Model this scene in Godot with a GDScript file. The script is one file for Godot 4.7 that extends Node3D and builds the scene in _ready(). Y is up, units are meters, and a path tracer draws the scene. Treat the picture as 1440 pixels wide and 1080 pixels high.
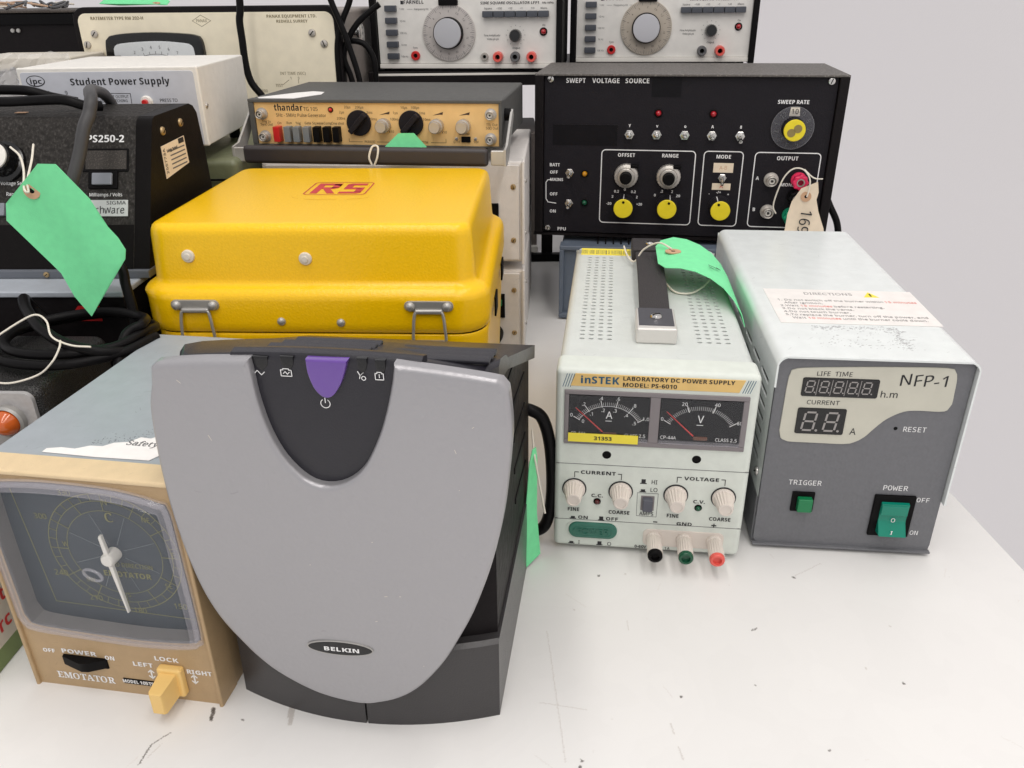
extends Node3D
# All part shapes are given in millimetres in the frame of their thing:
# x to the right, y up, z out of the front; the front face is z = 0.

class M:
	var v := PackedVector3Array()
	var t := PackedInt32Array()
	func p(a: Vector3) -> int:
		v.append(a * 0.001)
		return v.size() - 1
	func tri(a: int, b: int, c: int) -> void:
		t.append(a); t.append(b); t.append(c)
	func quad(a: int, b: int, c: int, d: int) -> void:
		tri(a, b, c); tri(a, c, d)
	func strip(a: Array, b: Array, closed := true) -> void:
		var n := a.size()
		for i in (n if closed else n - 1):
			quad(a[i], a[(i + 1) % n], b[(i + 1) % n], b[i])
	func mesh(crease := 38.0) -> ArrayMesh:
		var nt := t.size() / 3
		var fn := PackedVector3Array(); fn.resize(nt)
		var fu := PackedVector3Array(); fu.resize(nt)
		var adj := []
		adj.resize(v.size())
		for i in v.size(): adj[i] = PackedInt32Array()
		for i in nt:
			var c := (v[t[i * 3 + 1]] - v[t[i * 3]]).cross(v[t[i * 3 + 2]] - v[t[i * 3]])
			fn[i] = c * 1e6
			fu[i] = (c * 1e6).normalized()
			for k in 3:
				var a: PackedInt32Array = adj[t[i * 3 + k]]
				a.append(i)
				adj[t[i * 3 + k]] = a
		var cc := cos(deg_to_rad(crease))
		var ov := PackedVector3Array(); var on := PackedVector3Array()
		for i in nt:
			if fn[i].length_squared() < 1e-14: continue
			for k in [0, 2, 1]:
				var vi := t[i * 3 + k]
				var n := Vector3.ZERO
				for j in adj[vi]:
					if fu[j].dot(fu[i]) > cc: n += fn[j]
				ov.append(v[vi]); on.append(n.normalized())
		var arr := []
		arr.resize(Mesh.ARRAY_MAX)
		arr[Mesh.ARRAY_VERTEX] = ov
		arr[Mesh.ARRAY_NORMAL] = on
		var am := ArrayMesh.new()
		am.add_surface_from_arrays(Mesh.PRIMITIVE_TRIANGLES, arr)
		return am
	# --- shapes
	func box(c: Vector3, s: Vector3, r := 0.0, n := 2) -> M:
		var h := s * 0.5
		if r <= 0.0:
			var q := []
			for i in 8: q.append(p(c + Vector3(h.x * (1 if i & 1 else -1), h.y * (1 if i & 2 else -1), h.z * (1 if i & 4 else -1))))
			quad(q[4], q[5], q[7], q[6]); quad(q[1], q[0], q[2], q[3]); quad(q[5], q[1], q[3], q[7])
			quad(q[0], q[4], q[6], q[2]); quad(q[6], q[7], q[3], q[2]); quad(q[0], q[1], q[5], q[4])
			return self
		r = minf(r, minf(h.x, minf(h.y, h.z)) * 0.999)
		var ix := {}
		var axes := [[Vector3.RIGHT, Vector3.UP, Vector3.BACK], [Vector3.LEFT, Vector3.UP, Vector3.FORWARD], [Vector3.FORWARD, Vector3.UP, Vector3.RIGHT], [Vector3.BACK, Vector3.UP, Vector3.LEFT], [Vector3.RIGHT, Vector3.FORWARD, Vector3.UP], [Vector3.RIGHT, Vector3.BACK, Vector3.DOWN]]
		for ax in axes:
			var g := []
			for iv in 2 * (n + 1):
				var row := []
				for iu in 2 * (n + 1):
					var su := -1.0 if iu <= n else 1.0
					var sv := -1.0 if iv <= n else 1.0
					var fu_ := (float(iu) / n - 1.0) if iu <= n else float(iu - n - 1) / n
					var fv_ := (float(iv) / n - 1.0) if iv <= n else float(iv - n - 1) / n
					var d: Vector3 = (ax[0] * tan(fu_ * PI / 4) + ax[1] * tan(fv_ * PI / 4) + ax[2]).normalized()
					var inn: Vector3 = ax[0] * su + ax[1] * sv + ax[2]
					var P := c + Vector3(inn.x * (h.x - r), inn.y * (h.y - r), inn.z * (h.z - r)) + d * r
					var key := Vector3i((P * 500.0).round())
					if not ix.has(key): ix[key] = p(P)
					row.append(ix[key])
				g.append(row)
			for a in 2 * n + 1:
				for b in 2 * n + 1:
					quad(g[a][b], g[a][b + 1], g[a + 1][b + 1], g[a + 1][b])
		return self
	func lathe(prof: Array, seg := 24, xf := Transform3D.IDENTITY, flutes := 0, fd := 0.0, f0 := -1, f1 := 99) -> M:
		var prev := []
		for k in prof.size():
			var q: Vector2 = prof[k]
			var loop := []
			if q.x < 0.001:
				loop.append(p(xf * Vector3(0, 0, q.y)))
			else:
				for i in seg:
					var a := TAU * i / seg
					var r := q.x
					if flutes > 0 and k >= f0 and k <= f1: r -= fd * (0.5 - 0.5 * cos(a * flutes))
					loop.append(p(xf * Vector3(r * cos(a), r * sin(a), q.y)))
			if k > 0:
				if prev.size() == 1 and loop.size() > 1:
					for i in loop.size(): tri(prev[0], loop[(i + 1) % loop.size()], loop[i])
				elif loop.size() == 1 and prev.size() > 1:
					for i in prev.size(): tri(prev[i], prev[(i + 1) % prev.size()], loop[0])
				elif loop.size() > 1:
					strip(prev, loop)
			prev = loop
		return self
	static func inset(poly: PackedVector2Array, d: float) -> PackedVector2Array:
		var o := PackedVector2Array()
		var n := poly.size()
		for i in n:
			var e0 := (poly[i] - poly[(i + n - 1) % n]).normalized()
			var e1 := (poly[(i + 1) % n] - poly[i]).normalized()
			var n0 := Vector2(-e0.y, e0.x)
			var n1 := Vector2(-e1.y, e1.x)
			o.append(poly[i] + (n0 + n1) / maxf(1.0 + n0.dot(n1), 0.35) * d)
		return o
	func prism(poly: PackedVector2Array, z0: float, z1: float, bev := 0.0, xf := Transform3D.IDENTITY, back := true) -> M:
		if Geometry2D.is_polygon_clockwise(poly):
			poly = poly.duplicate(); poly.reverse()
		var loops := [[poly, z0], [poly, z1 - bev]]
		if bev > 0:
			loops.append([inset(poly, bev * 0.3), z1 - bev * 0.3])
			loops.append([inset(poly, bev), z1])
		var prev := []
		var first := []
		for l in loops:
			var cur := []
			for q in l[0]: cur.append(p(xf * Vector3(q.x, q.y, l[1])))
			if prev: strip(prev, cur)
			else: first = cur
			prev = cur
		var tr := Geometry2D.triangulate_polygon(loops[-1][0])
		if tr.is_empty(): tr = Geometry2D.triangulate_polygon(poly)
		for i in tr.size() / 3: _ccw(prev, tr, i, loops[-1][0], true)
		if back:
			var tb := Geometry2D.triangulate_polygon(poly)
			for i in tb.size() / 3: _ccw(first, tb, i, poly, false)
		return self
	func _ccw(idx: Array, tr: PackedInt32Array, i: int, poly: PackedVector2Array, up: bool) -> void:
		var a := tr[i * 3]; var b := tr[i * 3 + 1]; var c := tr[i * 3 + 2]
		var pos := (poly[b] - poly[a]).cross(poly[c] - poly[a]) > 0
		if pos == up: tri(idx[a], idx[b], idx[c])
		else: tri(idx[a], idx[c], idx[b])
	func loft(loops: Array, cap0 := true, cap1 := true) -> M:
		# loops: arrays of Vector3 with equal counts
		var prev := []
		var first := []
		for l in loops:
			var cur := []
			for q in l: cur.append(p(q))
			if prev: strip(prev, cur)
			else: first = cur
			prev = cur
		if cap0: fan(first, true)
		if cap1: fan(prev, false)
		return self
	func fan(idx: Array, flip: bool) -> void:
		var c := Vector3.ZERO
		for i in idx: c += v[i]
		v.append(c / idx.size())
		var ci := v.size() - 1
		for i in idx.size():
			var a: int = idx[i]; var b: int = idx[(i + 1) % idx.size()]
			if flip: tri(ci, b, a)
			else: tri(ci, a, b)
	func tube(pts: Array, r: float, seg := 8, closed := false, sub := 6) -> M:
		var q := []
		var n := pts.size()
		for i in (n if closed else n - 1):
			var a: Vector3 = pts[(i - 1 + n) % n] if closed or i > 0 else pts[0] * 2.0 - pts[1]
			var b: Vector3 = pts[i]
			var c: Vector3 = pts[(i + 1) % n]
			var d: Vector3 = pts[(i + 2) % n] if closed or i + 2 < n else pts[n - 1] * 2.0 - pts[n - 2]
			for k in sub: q.append(b.cubic_interpolate(c, a, d, float(k) / sub))
		if not closed: q.append(pts[n - 1])
		var up := Vector3.UP
		var prev := []
		var first := []
		var m := q.size()
		for i in m:
			var tg: Vector3 = (q[(i + 1) % m] - q[(i - 1 + m) % m]) if closed else (q[mini(i + 1, m - 1)] - q[maxi(i - 1, 0)])
			tg = tg.normalized()
			if i == 0 and absf(tg.dot(up)) > 0.9: up = Vector3.RIGHT
			var s := tg.cross(up).normalized()
			up = s.cross(tg).normalized()
			var cur := []
			for k in seg:
				var an := TAU * k / seg
				cur.append(p(q[i] + (s * cos(an) + up * sin(an)) * r))
			if prev: strip(cur, prev)
			else: first = cur
			prev = cur
		if closed: strip(first, prev)
		else:
			fan(first, false); fan(prev, true)
		return self
	func ribbon(ls: Array, rs: Array, th := 0.5, nv := 4) -> M:
		# a sheet of paper between two edge lines
		var n := ls.size()
		var top := []
		var bot := []
		for i in n:
			var a: Vector3 = ls[i]; var b: Vector3 = rs[i]
			var du: Vector3 = (ls[mini(i + 1, n - 1)] + rs[mini(i + 1, n - 1)]) - (ls[maxi(i - 1, 0)] + rs[maxi(i - 1, 0)])
			var nn := du.cross(b - a).normalized() * th
			var r0 := []
			var r1 := []
			for k in nv + 1:
				var P := a.lerp(b, float(k) / nv)
				r0.append(p(P)); r1.append(p(P - nn))
			top.append(r0); bot.append(r1)
		for i in n - 1:
			for k in nv:
				quad(top[i][k], top[i + 1][k], top[i + 1][k + 1], top[i][k + 1])
				quad(bot[i][k], bot[i][k + 1], bot[i + 1][k + 1], bot[i + 1][k])
		for i in n - 1:
			quad(top[i][0], bot[i][0], bot[i + 1][0], top[i + 1][0])
			quad(top[i][nv], top[i + 1][nv], bot[i + 1][nv], bot[i][nv])
		for k in nv:
			quad(top[0][k], top[0][k + 1], bot[0][k + 1], bot[0][k])
			quad(top[n - 1][k], bot[n - 1][k], bot[n - 1][k + 1], top[n - 1][k + 1])
		return self
	func grid_holes(o: Vector3, ax: Vector3, ay: Vector3, cols: int, rows: int, pw: float, ph: float, hw: float, hh: float, depth: float, seg := 8, pw_exp := 2.0) -> M:
		# a sheet of cells, each pierced by one hole with real walls
		var nn := ax.cross(ay).normalized()
		for i in cols:
			for j in rows:
				var c := o + ax * (pw * (i + 0.5)) + ay * (ph * (j + 0.5))
				var outer := []; var inner := []; var deep := []
				for k in seg:
					var a := TAU * (k + 0.5) / seg
					var cs := cos(a); var sn := sin(a)
					var sc := 1.0 / maxf(absf(cs), absf(sn))
					outer.append(p(c + ax * (cs * sc * pw * 0.5) + ay * (sn * sc * ph * 0.5)))
					var e := pow(pow(absf(cs), pw_exp) + pow(absf(sn), pw_exp), -1.0 / pw_exp)
					var hp := c + ax * (cs * e * hw) + ay * (sn * e * hh)
					inner.append(p(hp)); deep.append(p(hp - nn * depth))
				strip(outer, inner); strip(inner, deep)
				# corners of the cell
				for k in seg:
					var a0 := TAU * (k + 0.5) / seg; var a1 := TAU * (k + 1.5) / seg
					var q := floorf((a0 - PI / 4) / (PI / 2)); var q1 := floorf((a1 - PI / 4) / (PI / 2))
					if q != q1 and absf(fposmod(a0 - PI / 4, PI / 2)) > 0.001 and absf(fposmod(a1 - PI / 4, PI / 2)) > 0.001:
						var ac := PI / 4 + q1 * PI / 2
						var P := c + ax * (signf(cos(ac)) * pw * 0.5) + ay * (signf(sin(ac)) * ph * 0.5)
						tri(outer[k], p(P), outer[(k + 1) % seg])
		return self

# ------------------------------------------------------------------ helpers
var used := {}
var fonts := {}
var mats := {}
var tex := {}
var cache := {}

func numbered(n: String) -> String:
	used[n] = used.get(n, 0) + 1
	return n if used[n] == 1 else "%s_%03d" % [n, used[n] - 1]

func thing(called: String, label: String, category: String, at: Vector3, yaw := 0.0, group := "") -> Node3D:
	var o := Node3D.new()
	o.name = numbered(called)
	add_child(o)
	o.position = at
	o.rotation.y = yaw
	meta(o, label, category, group)
	return o

func meta(o: Node, label: String, category: String, group := "") -> void:
	o.set_meta("label", label)
	o.set_meta("category", category)
	if group: o.set_meta("group", group)

func part(parent: Node, called: String, shape, mat: Material, at := Vector3.ZERO, crease := 38.0) -> MeshInstance3D:
	var o := MeshInstance3D.new()
	o.name = called
	o.mesh = shape.mesh(crease) if shape is M else shape
	o.material_override = mat
	o.position = at * 0.001
	parent.add_child(o, true)
	return o

func rr(x0: float, y0: float, x1: float, y1: float, r: float, n := 4) -> PackedVector2Array:
	var o := PackedVector2Array()
	for k in 4:
		var c := Vector2(x1 - r if k == 0 or k == 3 else x0 + r, y1 - r if k < 2 else y0 + r)
		for i in n + 1:
			var a := (k + float(i) / n) * PI / 2
			o.append(c + Vector2(cos(a), sin(a)) * r)
	return o

func pv(a: Array) -> PackedVector2Array:
	var o := PackedVector2Array()
	for i in a.size() / 2: o.append(Vector2(a[2 * i], a[2 * i + 1]))
	return o

func smooth2(pts: PackedVector2Array, step: float) -> PackedVector2Array:
	# open curve through the points, resampled
	var c := PackedVector2Array()
	var n := pts.size()
	for i in n - 1:
		var a := pts[maxi(i - 1, 0)]; var d := pts[mini(i + 2, n - 1)]
		var k := maxi(1, int(pts[i].distance_to(pts[i + 1]) / step))
		for j in k: c.append(pts[i].cubic_interpolate(pts[i + 1], a, d, float(j) / k))
	c.append(pts[n - 1])
	return c

const UPF := Basis(Vector3(1, 0, 0), Vector3(0, 0, -1), Vector3(0, 1, 0))   # lies on a top face, read from the front
const RTF := Basis(Vector3(0, 0, -1), Vector3(0, 1, 0), Vector3(1, 0, 0))   # on a right flank

func txt(parent: Node, s: String, x: float, y: float, h: float, mat: Material, z := 0.15, font := "sans", sx := 1.0, left := false, basis := Basis.IDENTITY, called := "lettering") -> MeshInstance3D:
	var tm := TextMesh.new()
	tm.text = s
	tm.font = fonts[font]
	tm.font_size = 32
	tm.pixel_size = h * 0.001 / (0.714 * 32.0)
	tm.depth = 0.00012
	tm.curve_step = 2.0
	tm.horizontal_alignment = HORIZONTAL_ALIGNMENT_LEFT if left else HORIZONTAL_ALIGNMENT_CENTER
	var o := MeshInstance3D.new()
	o.name = called
	o.mesh = tm
	o.material_override = mat
	parent.add_child(o, true)
	o.transform = Transform3D(basis * Basis.from_scale(Vector3(sx, 1, 1)), Vector3(x, y, z) * 0.001)
	return o

func noise_img(kind: int, freq: float, oct: int, seed_: int, lo: float, hi: float, size := 512, jitter := 1.0) -> Image:
	var f := FastNoiseLite.new()
	f.noise_type = kind
	f.seed = seed_
	f.frequency = freq
	f.fractal_octaves = oct
	if oct == 1: f.fractal_type = FastNoiseLite.FRACTAL_NONE
	f.cellular_jitter = jitter
	var im := f.get_seamless_image(size, size, false, false, 0.1, true)
	im.convert(Image.FORMAT_RGB8)
	for y in size:
		for x in size:
			var g := lerpf(lo, hi, im.get_pixel(x, y).r)
			im.set_pixel(x, y, Color(g, g, g))
	return im

func make_textures() -> void:
	tex.smudge = ImageTexture.create_from_image(noise_img(FastNoiseLite.TYPE_SIMPLEX_SMOOTH, 0.012, 5, 3, 0.955, 1.0))
	tex.rsm = ImageTexture.create_from_image(noise_img(FastNoiseLite.TYPE_SIMPLEX_SMOOTH, 0.02, 5, 8, 0.88, 1.0))
	var dirt := noise_img(FastNoiseLite.TYPE_SIMPLEX_SMOOTH, 0.05, 6, 21, 0.0, 1.0)
	var rng := RandomNumberGenerator.new()
	rng.seed = 5
	# worn dust on black cases: grains and patches with outlines of their own
	var dust := Image.create(512, 512, false, Image.FORMAT_RGB8)
	for y in 512:
		for x in 512:
			var d := dirt.get_pixel(x, y).r
			var g := 0.42 + 0.10 * d
			if d > 0.62: g += minf((d - 0.62) * 1.6, 0.16)
			dust.set_pixel(x, y, Color(g, g * 0.99, g * 0.97))
	for i in 900:
		var g := rng.randf_range(0.6, 1.0)
		dust.set_pixel(rng.randi() % 512, rng.randi() % 512, Color(g, g, g))
	tex.dust = ImageTexture.create_from_image(dust)
	# specks and fine scratches on light paint
	var worn := noise_img(FastNoiseLite.TYPE_SIMPLEX_SMOOTH, 0.015, 4, 31, 0.965, 1.0)
	for i in 26:
		var P := Vector2(rng.randf() * 512, rng.randf() * 512)
		var d := Vector2.from_angle(rng.randf() * TAU)
		var L := rng.randf_range(3, 26)
		var g := rng.randf_range(0.78, 0.92)
		for k in int(L):
			var q := P + d * k
			worn.set_pixel(posmod(int(q.x), 512), posmod(int(q.y), 512), Color(g, g, g))
	for i in 90:
		var g := rng.randf_range(0.6, 0.9)
		worn.set_pixel(rng.randi() % 512, rng.randi() % 512, Color(g, g, g * 0.97))
	var scr := Image.create(512, 512, false, Image.FORMAT_RGB8)
	scr.fill(Color(0.985, 0.985, 0.985))
	for i in 14:
		var P := Vector2(rng.randf() * 512, rng.randf() * 512)
		var d := Vector2.from_angle(rng.randf_range(-0.4, 1.0))
		var g := rng.randf_range(0.9, 1.0)
		for k in rng.randi_range(2, 12):
			var q := P + d * k
			scr.set_pixel(posmod(int(q.x), 512), posmod(int(q.y), 512), Color(g, g, g))
	for i in 1400:
		var g := rng.randf_range(0.955, 1.0)
		scr.set_pixel(rng.randi() % 512, rng.randi() % 512, Color(g, g, g))
	tex.scratch = ImageTexture.create_from_image(scr)
	tex.worn = ImageTexture.create_from_image(worn)
	for k in [["orange", FastNoiseLite.TYPE_SIMPLEX_SMOOTH, 0.05, 3, 2.0], ["hammer", FastNoiseLite.TYPE_CELLULAR, 0.06, 1, 4.0], ["crinkle", FastNoiseLite.TYPE_SIMPLEX, 0.09, 3, 7.0], ["fine", FastNoiseLite.TYPE_SIMPLEX, 0.2, 2, 1.2]]:
		var im := noise_img(k[1], k[2], k[3], 77, 0.0, 1.0, 256)
		im.bump_map_to_normal_map(k[4])
		tex[k[0]] = ImageTexture.create_from_image(im)

func mat(called: String, c: Color, rough := 0.5, metal := 0.0, alb := "", nrm := "", scale := 10.0, nscale := 0.5, coat := 0.0) -> StandardMaterial3D:
	var m := StandardMaterial3D.new()
	m.resource_name = called
	m.albedo_color = c
	m.roughness = rough
	m.metallic = metal
	m.uv1_triplanar = true
	m.uv1_scale = Vector3.ONE * scale
	if alb: m.albedo_texture = tex[alb]
	if rough > 0.12 and metal < 0.95:
		m.roughness_texture = tex.rsm
		m.roughness = minf(1.0, rough * 1.12)
	if nrm:
		m.normal_enabled = true
		m.normal_texture = tex[nrm]
		m.normal_scale = nscale
	if coat > 0:
		m.clearcoat_enabled = true
		m.clearcoat = coat
		m.clearcoat_roughness = 0.12
	mats[called] = m
	return m

func c8(r: int, g: int, b: int) -> Color:
	return Color8(r, g, b)

func glass(called: String, c: Color, alpha: float, rough := 0.04) -> void:
	var m := StandardMaterial3D.new()
	m.transparency = BaseMaterial3D.TRANSPARENCY_ALPHA
	m.albedo_color = Color(c, alpha)
	m.roughness = rough
	m.metallic_specular = 0.27
	mats[called] = m

# --------------------------------------------------------- repeated fittings
func cached(key: String, f: Callable) -> ArrayMesh:
	if not cache.has(key):
		var m: M = f.call()
		cache[key] = m.mesh()
	return cache[key]

func screw(parent: Node, x: float, y: float, r: float, m: Material, basis := Basis.IDENTITY, z := 0.0, turn := 0.6) -> void:
	var me := cached("screw", func():
		var a := M.new()
		a.lathe([Vector2(1, 0), Vector2(1, 0.25), Vector2(0.86, 0.48), Vector2(0.5, 0.6), Vector2(0, 0.62)], 20)
		return a)
	var o := part(parent, "screw", me, m)
	o.transform = Transform3D(basis * Basis(Vector3.BACK, turn) * Basis.from_scale(Vector3(r, r, r)), Vector3(x, y, z) * 0.001)
	var sl := cached("slot", func(): return M.new().box(Vector3(0, 0, 0.6), Vector3(1.4, 0.24, 0.1)))
	part(o, "slot", sl, mats.black)

func bnc(parent: Node, x: float, y: float, r := 6.0, z := 0.0) -> void:
	var me := cached("bnc", func():
		var a := M.new()
		a.lathe([Vector2(1.25, 0), Vector2(1.25, 0.35), Vector2(1.0, 0.4), Vector2(1.0, 0.7), Vector2(0.86, 0.75), Vector2(0.86, 2.0), Vector2(0.78, 2.05), Vector2(0.68, 2.0), Vector2(0.68, 0.9), Vector2(0.0, 0.9)], 24)
		for s in [-1, 1]: a.box(Vector3(0.95 * s, 0, 1.2), Vector3(0.3, 0.25, 0.25))
		return a)
	var o := part(parent, "coaxial_socket", me, mats.nickel)
	o.transform = Transform3D(Basis(Vector3.BACK, 0.5) * Basis.from_scale(Vector3.ONE * r), Vector3(x, y, z) * 0.001)
	part(o, "insulator", cached("bnci", func(): return M.new().lathe([Vector2(0.67, 0.92), Vector2(0.5, 0.95), Vector2(0.5, 1.7), Vector2(0.44, 1.72), Vector2(0.3, 1.72), Vector2(0.3, 1.3), Vector2(0, 1.3)], 20)), mats.white_plastic)
	part(o, "pin", cached("bncp", func(): return M.new().lathe([Vector2(0.14, 1.25), Vector2(0.14, 1.7), Vector2(0, 1.75)], 10)), mats.black)

func toggle(parent: Node, x: float, y: float, tilt: float, r := 4.6) -> void:
	var nut := cached("nut", func():
		var a := M.new()
		a.lathe([Vector2(1, 0), Vector2(1, 0.38), Vector2(0.88, 0.48), Vector2(0.66, 0.48)], 6)
		a.lathe([Vector2(0.66, 0.3), Vector2(0.66, 0.8), Vector2(0.5, 0.85), Vector2(0.45, 0.6), Vector2(0, 0.6)], 18)
		return a)
	var o := part(parent, "toggle_switch", nut, mats.chrome)
	o.transform = Transform3D(Basis.from_scale(Vector3.ONE * r), Vector3(x, y, 0) * 0.001)
	var lv := part(o, "lever", cached("lever", func(): return M.new().lathe([Vector2(0.24, 0), Vector2(0.3, 0.9), Vector2(0.42, 1.9), Vector2(0.36, 2.15), Vector2(0, 2.25)], 14)), mats.chrome)
	lv.position = Vector3(0, 0, 0.0005)
	lv.rotation.x = tilt

func led(parent: Node, x: float, y: float, r: float, m: Material, z := 0.0) -> void:
	var o := part(parent, "indicator_lamp", cached("led", func(): return M.new().lathe([Vector2(1, 0), Vector2(1, 0.7), Vector2(0.86, 1.25), Vector2(0.5, 1.6), Vector2(0, 1.7)], 18)), m)
	o.transform = Transform3D(Basis.from_scale(Vector3.ONE * r), Vector3(x, y, z) * 0.001)
	part(o, "bezel_ring", cached("ledr", func(): return M.new().lathe([Vector2(1.5, 0), Vector2(1.5, 0.3), Vector2(1.1, 0.4), Vector2(1.02, 0)], 18)), mats.black)

func jack(parent: Node, x: float, y: float, r: float, m: Material, L := 1.6) -> void:
	var o := part(parent, "socket", M.new().lathe([Vector2(r, 0), Vector2(r, r * L * 0.8), Vector2(r * 0.88, r * L), Vector2(r * 0.5, r * L), Vector2(r * 0.44, r * L * 0.4), Vector2(0, r * L * 0.4)], 24), m, Vector3(x, y, 0))
	part(o, "hole", M.new().lathe([Vector2(r * 0.42, r * L * 0.42), Vector2(0, r * L * 0.43)], 16), mats.black)

func ticks(m: M, cx: float, cy: float, r0: float, r1: float, a0: float, a1: float, n: int, w: float, z := 0.1) -> void:
	for i in n:
		var a := deg_to_rad(lerpf(a0, a1, float(i) / maxi(1, n - 1)))
		var d := Vector2(cos(a), sin(a)); var e := Vector2(-d.y, d.x) * w * 0.5
		var c := Vector2(cx, cy)
		m.prism(PackedVector2Array([c + d * r0 - e, c + d * r1 - e, c + d * r1 + e, c + d * r0 + e]), z, z + 0.12, 0.0, Transform3D.IDENTITY, false)

func ring(m: M, cx: float, cy: float, r: float, w: float, a0 := 0.0, a1 := 360.0, z := 0.1, n := 48) -> void:
	for i in n:
		var t0 := deg_to_rad(lerpf(a0, a1, float(i) / n)); var t1 := deg_to_rad(lerpf(a0, a1, float(i + 1) / n))
		var c := Vector2(cx, cy)
		var d0 := Vector2(cos(t0), sin(t0)); var d1 := Vector2(cos(t1), sin(t1))
		var q := []
		for s in [d0 * (r - w / 2), d0 * (r + w / 2), d1 * (r + w / 2), d1 * (r - w / 2)]: q.append(m.p(Vector3(c.x + s.x, c.y + s.y, z + 0.12)))
		m.quad(q[0], q[1], q[2], q[3])

func line2(m: M, pts: Array, w: float, z := 0.1) -> void:
	# printed line along points x, y, x, y ...
	var P := pv(pts)
	for i in P.size() - 1:
		var d := (P[i + 1] - P[i]).normalized()
		var e := Vector2(-d.y, d.x) * w * 0.5
		m.prism(PackedVector2Array([P[i] - e - d * w * 0.45, P[i + 1] - e + d * w * 0.45, P[i + 1] + e + d * w * 0.45, P[i] + e - d * w * 0.45]), z, z + 0.12, 0.0, Transform3D.IDENTITY, false)

func frame_line(m: M, x0: float, y0: float, x1: float, y1: float, r: float, w: float) -> void:
	var o := rr(x0, y0, x1, y1, r)
	var i := rr(x0 + w, y0 + w, x1 - w, y1 - w, maxf(r - w, 0.2))
	var a := []; var b := []
	for k in o.size():
		a.append(m.p(Vector3(o[k].x, o[k].y, 0.2))); b.append(m.p(Vector3(i[k].x, i[k].y, 0.2)))
	m.strip(a, b)

func digit8(m: M, x: float, y: float, w: float, h: float, th: float, z: float, sl := 0.12) -> void:
	# the seven bars and the point of one figure
	var seg := [[0, 1], [1, 2], [2, 3], [3, 4], [4, 5], [5, 0], [2, 5]]
	var q := [Vector2(-w, h), Vector2(w, h), Vector2(w, 0), Vector2(w, -h), Vector2(-w, -h), Vector2(-w, 0)]
	for s in seg:
		var a: Vector2 = q[s[0]]; var b: Vector2 = q[s[1]]
		var d := (b - a).normalized()
		a += d * th * 0.6; b -= d * th * 0.6
		var e := Vector2(-d.y, d.x) * th * 0.5
		var poly := PackedVector2Array()
		for P in [a - e, b - e, b + e, a + e]: poly.append(Vector2(x + P.x + P.y * sl, y + P.y))
		m.prism(poly, z, z + 0.15, 0.0, Transform3D.IDENTITY, false)
	m.lathe([Vector2(th * 0.7, z), Vector2(th * 0.7, z + 0.15), Vector2(0, z + 0.15)], 8, Transform3D(Basis.IDENTITY, Vector3(x + w + th * 1.3, y - h, 0)))

func paper_tag(called: String, label: String, group: String, ls: Array, rs: Array, m: Material) -> Node3D:
	var t := thing(called, label, "tag", Vector3.ZERO, 0.0, group)
	part(t, "card", M.new().ribbon(ls, rs, 0.5, 6), m)
	return t

# ------------------------------------------------------------------ build
func _ready() -> void:
	var cam := Camera3D.new()
	cam.name = "camera"
	add_child(cam)
	cam.position = Vector3(0, 0.3586, 0)
	cam.basis = Basis(Vector3.RIGHT, deg_to_rad(-25.921)) * Basis(Vector3.BACK, deg_to_rad(-0.613))
	cam.fov = 50.83
	cam.near = 0.02
	cam.far = 30.0
	cam.current = true
	var env := Environment.new()
	env.background_mode = Environment.BG_COLOR
	env.background_color = Color(0.985, 0.975, 0.98)
	env.background_energy_multiplier = 0.72
	env.tonemap_mode = Environment.TONE_MAPPER_LINEAR
	env.tonemap_exposure = 1.04
	env.sdfgi_enabled = true
	env.ssao_enabled = true
	env.ssil_enabled = true
	var we := WorldEnvironment.new()
	we.name = "world_environment"
	we.environment = env
	add_child(we)
	make_textures()
	make_materials()
	ceiling_light(Vector3(-0.30, 1.6, 0.45))
	ceiling_light(Vector3(0.38, 1.6, 0.45))
	setting()
	ups()
	emotator()
	instek()
	nfp()
	swept()
	yellow_case()
	thandar()
	beige_units()
	oscillators()
	s250()
	student()
	ratemeter()
	left_clutter()
	tags_and_cables()

func ceiling_light(at: Vector3) -> void:
	var t := thing("ceiling_light", "long white fluorescent fitting hanging above the bench, the %s one" % ("left" if at.x < 0 else "right"), "lamp", at, 0.0, "fluorescent fittings over the bench")
	part(t, "housing", M.new().box(Vector3(0, 25, 0), Vector3(180, 40, 2560), 6), mats.white_plastic)
	var em := StandardMaterial3D.new()
	em.albedo_color = Color(0.9, 0.9, 0.9)
	em.emission_enabled = true
	em.emission = Color(1.0, 0.97, 0.93)
	em.emission_energy_multiplier = 3.0
	part(t, "diffuser", M.new().box(Vector3(0, 0, 0), Vector3(150, 8, 2500), 3), em)
	var l := AreaLight3D.new()
	l.name = "tube_light"
	l.area_size = Vector2(0.15, 2.5)
	l.light_energy = 0.88
	l.light_color = Color(1.0, 0.985, 0.97)
	l.area_range = 8.0
	l.shadow_enabled = true
	t.add_child(l)
	l.position = Vector3(0, -0.006, 0)
	l.rotation.x = -PI / 2

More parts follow.
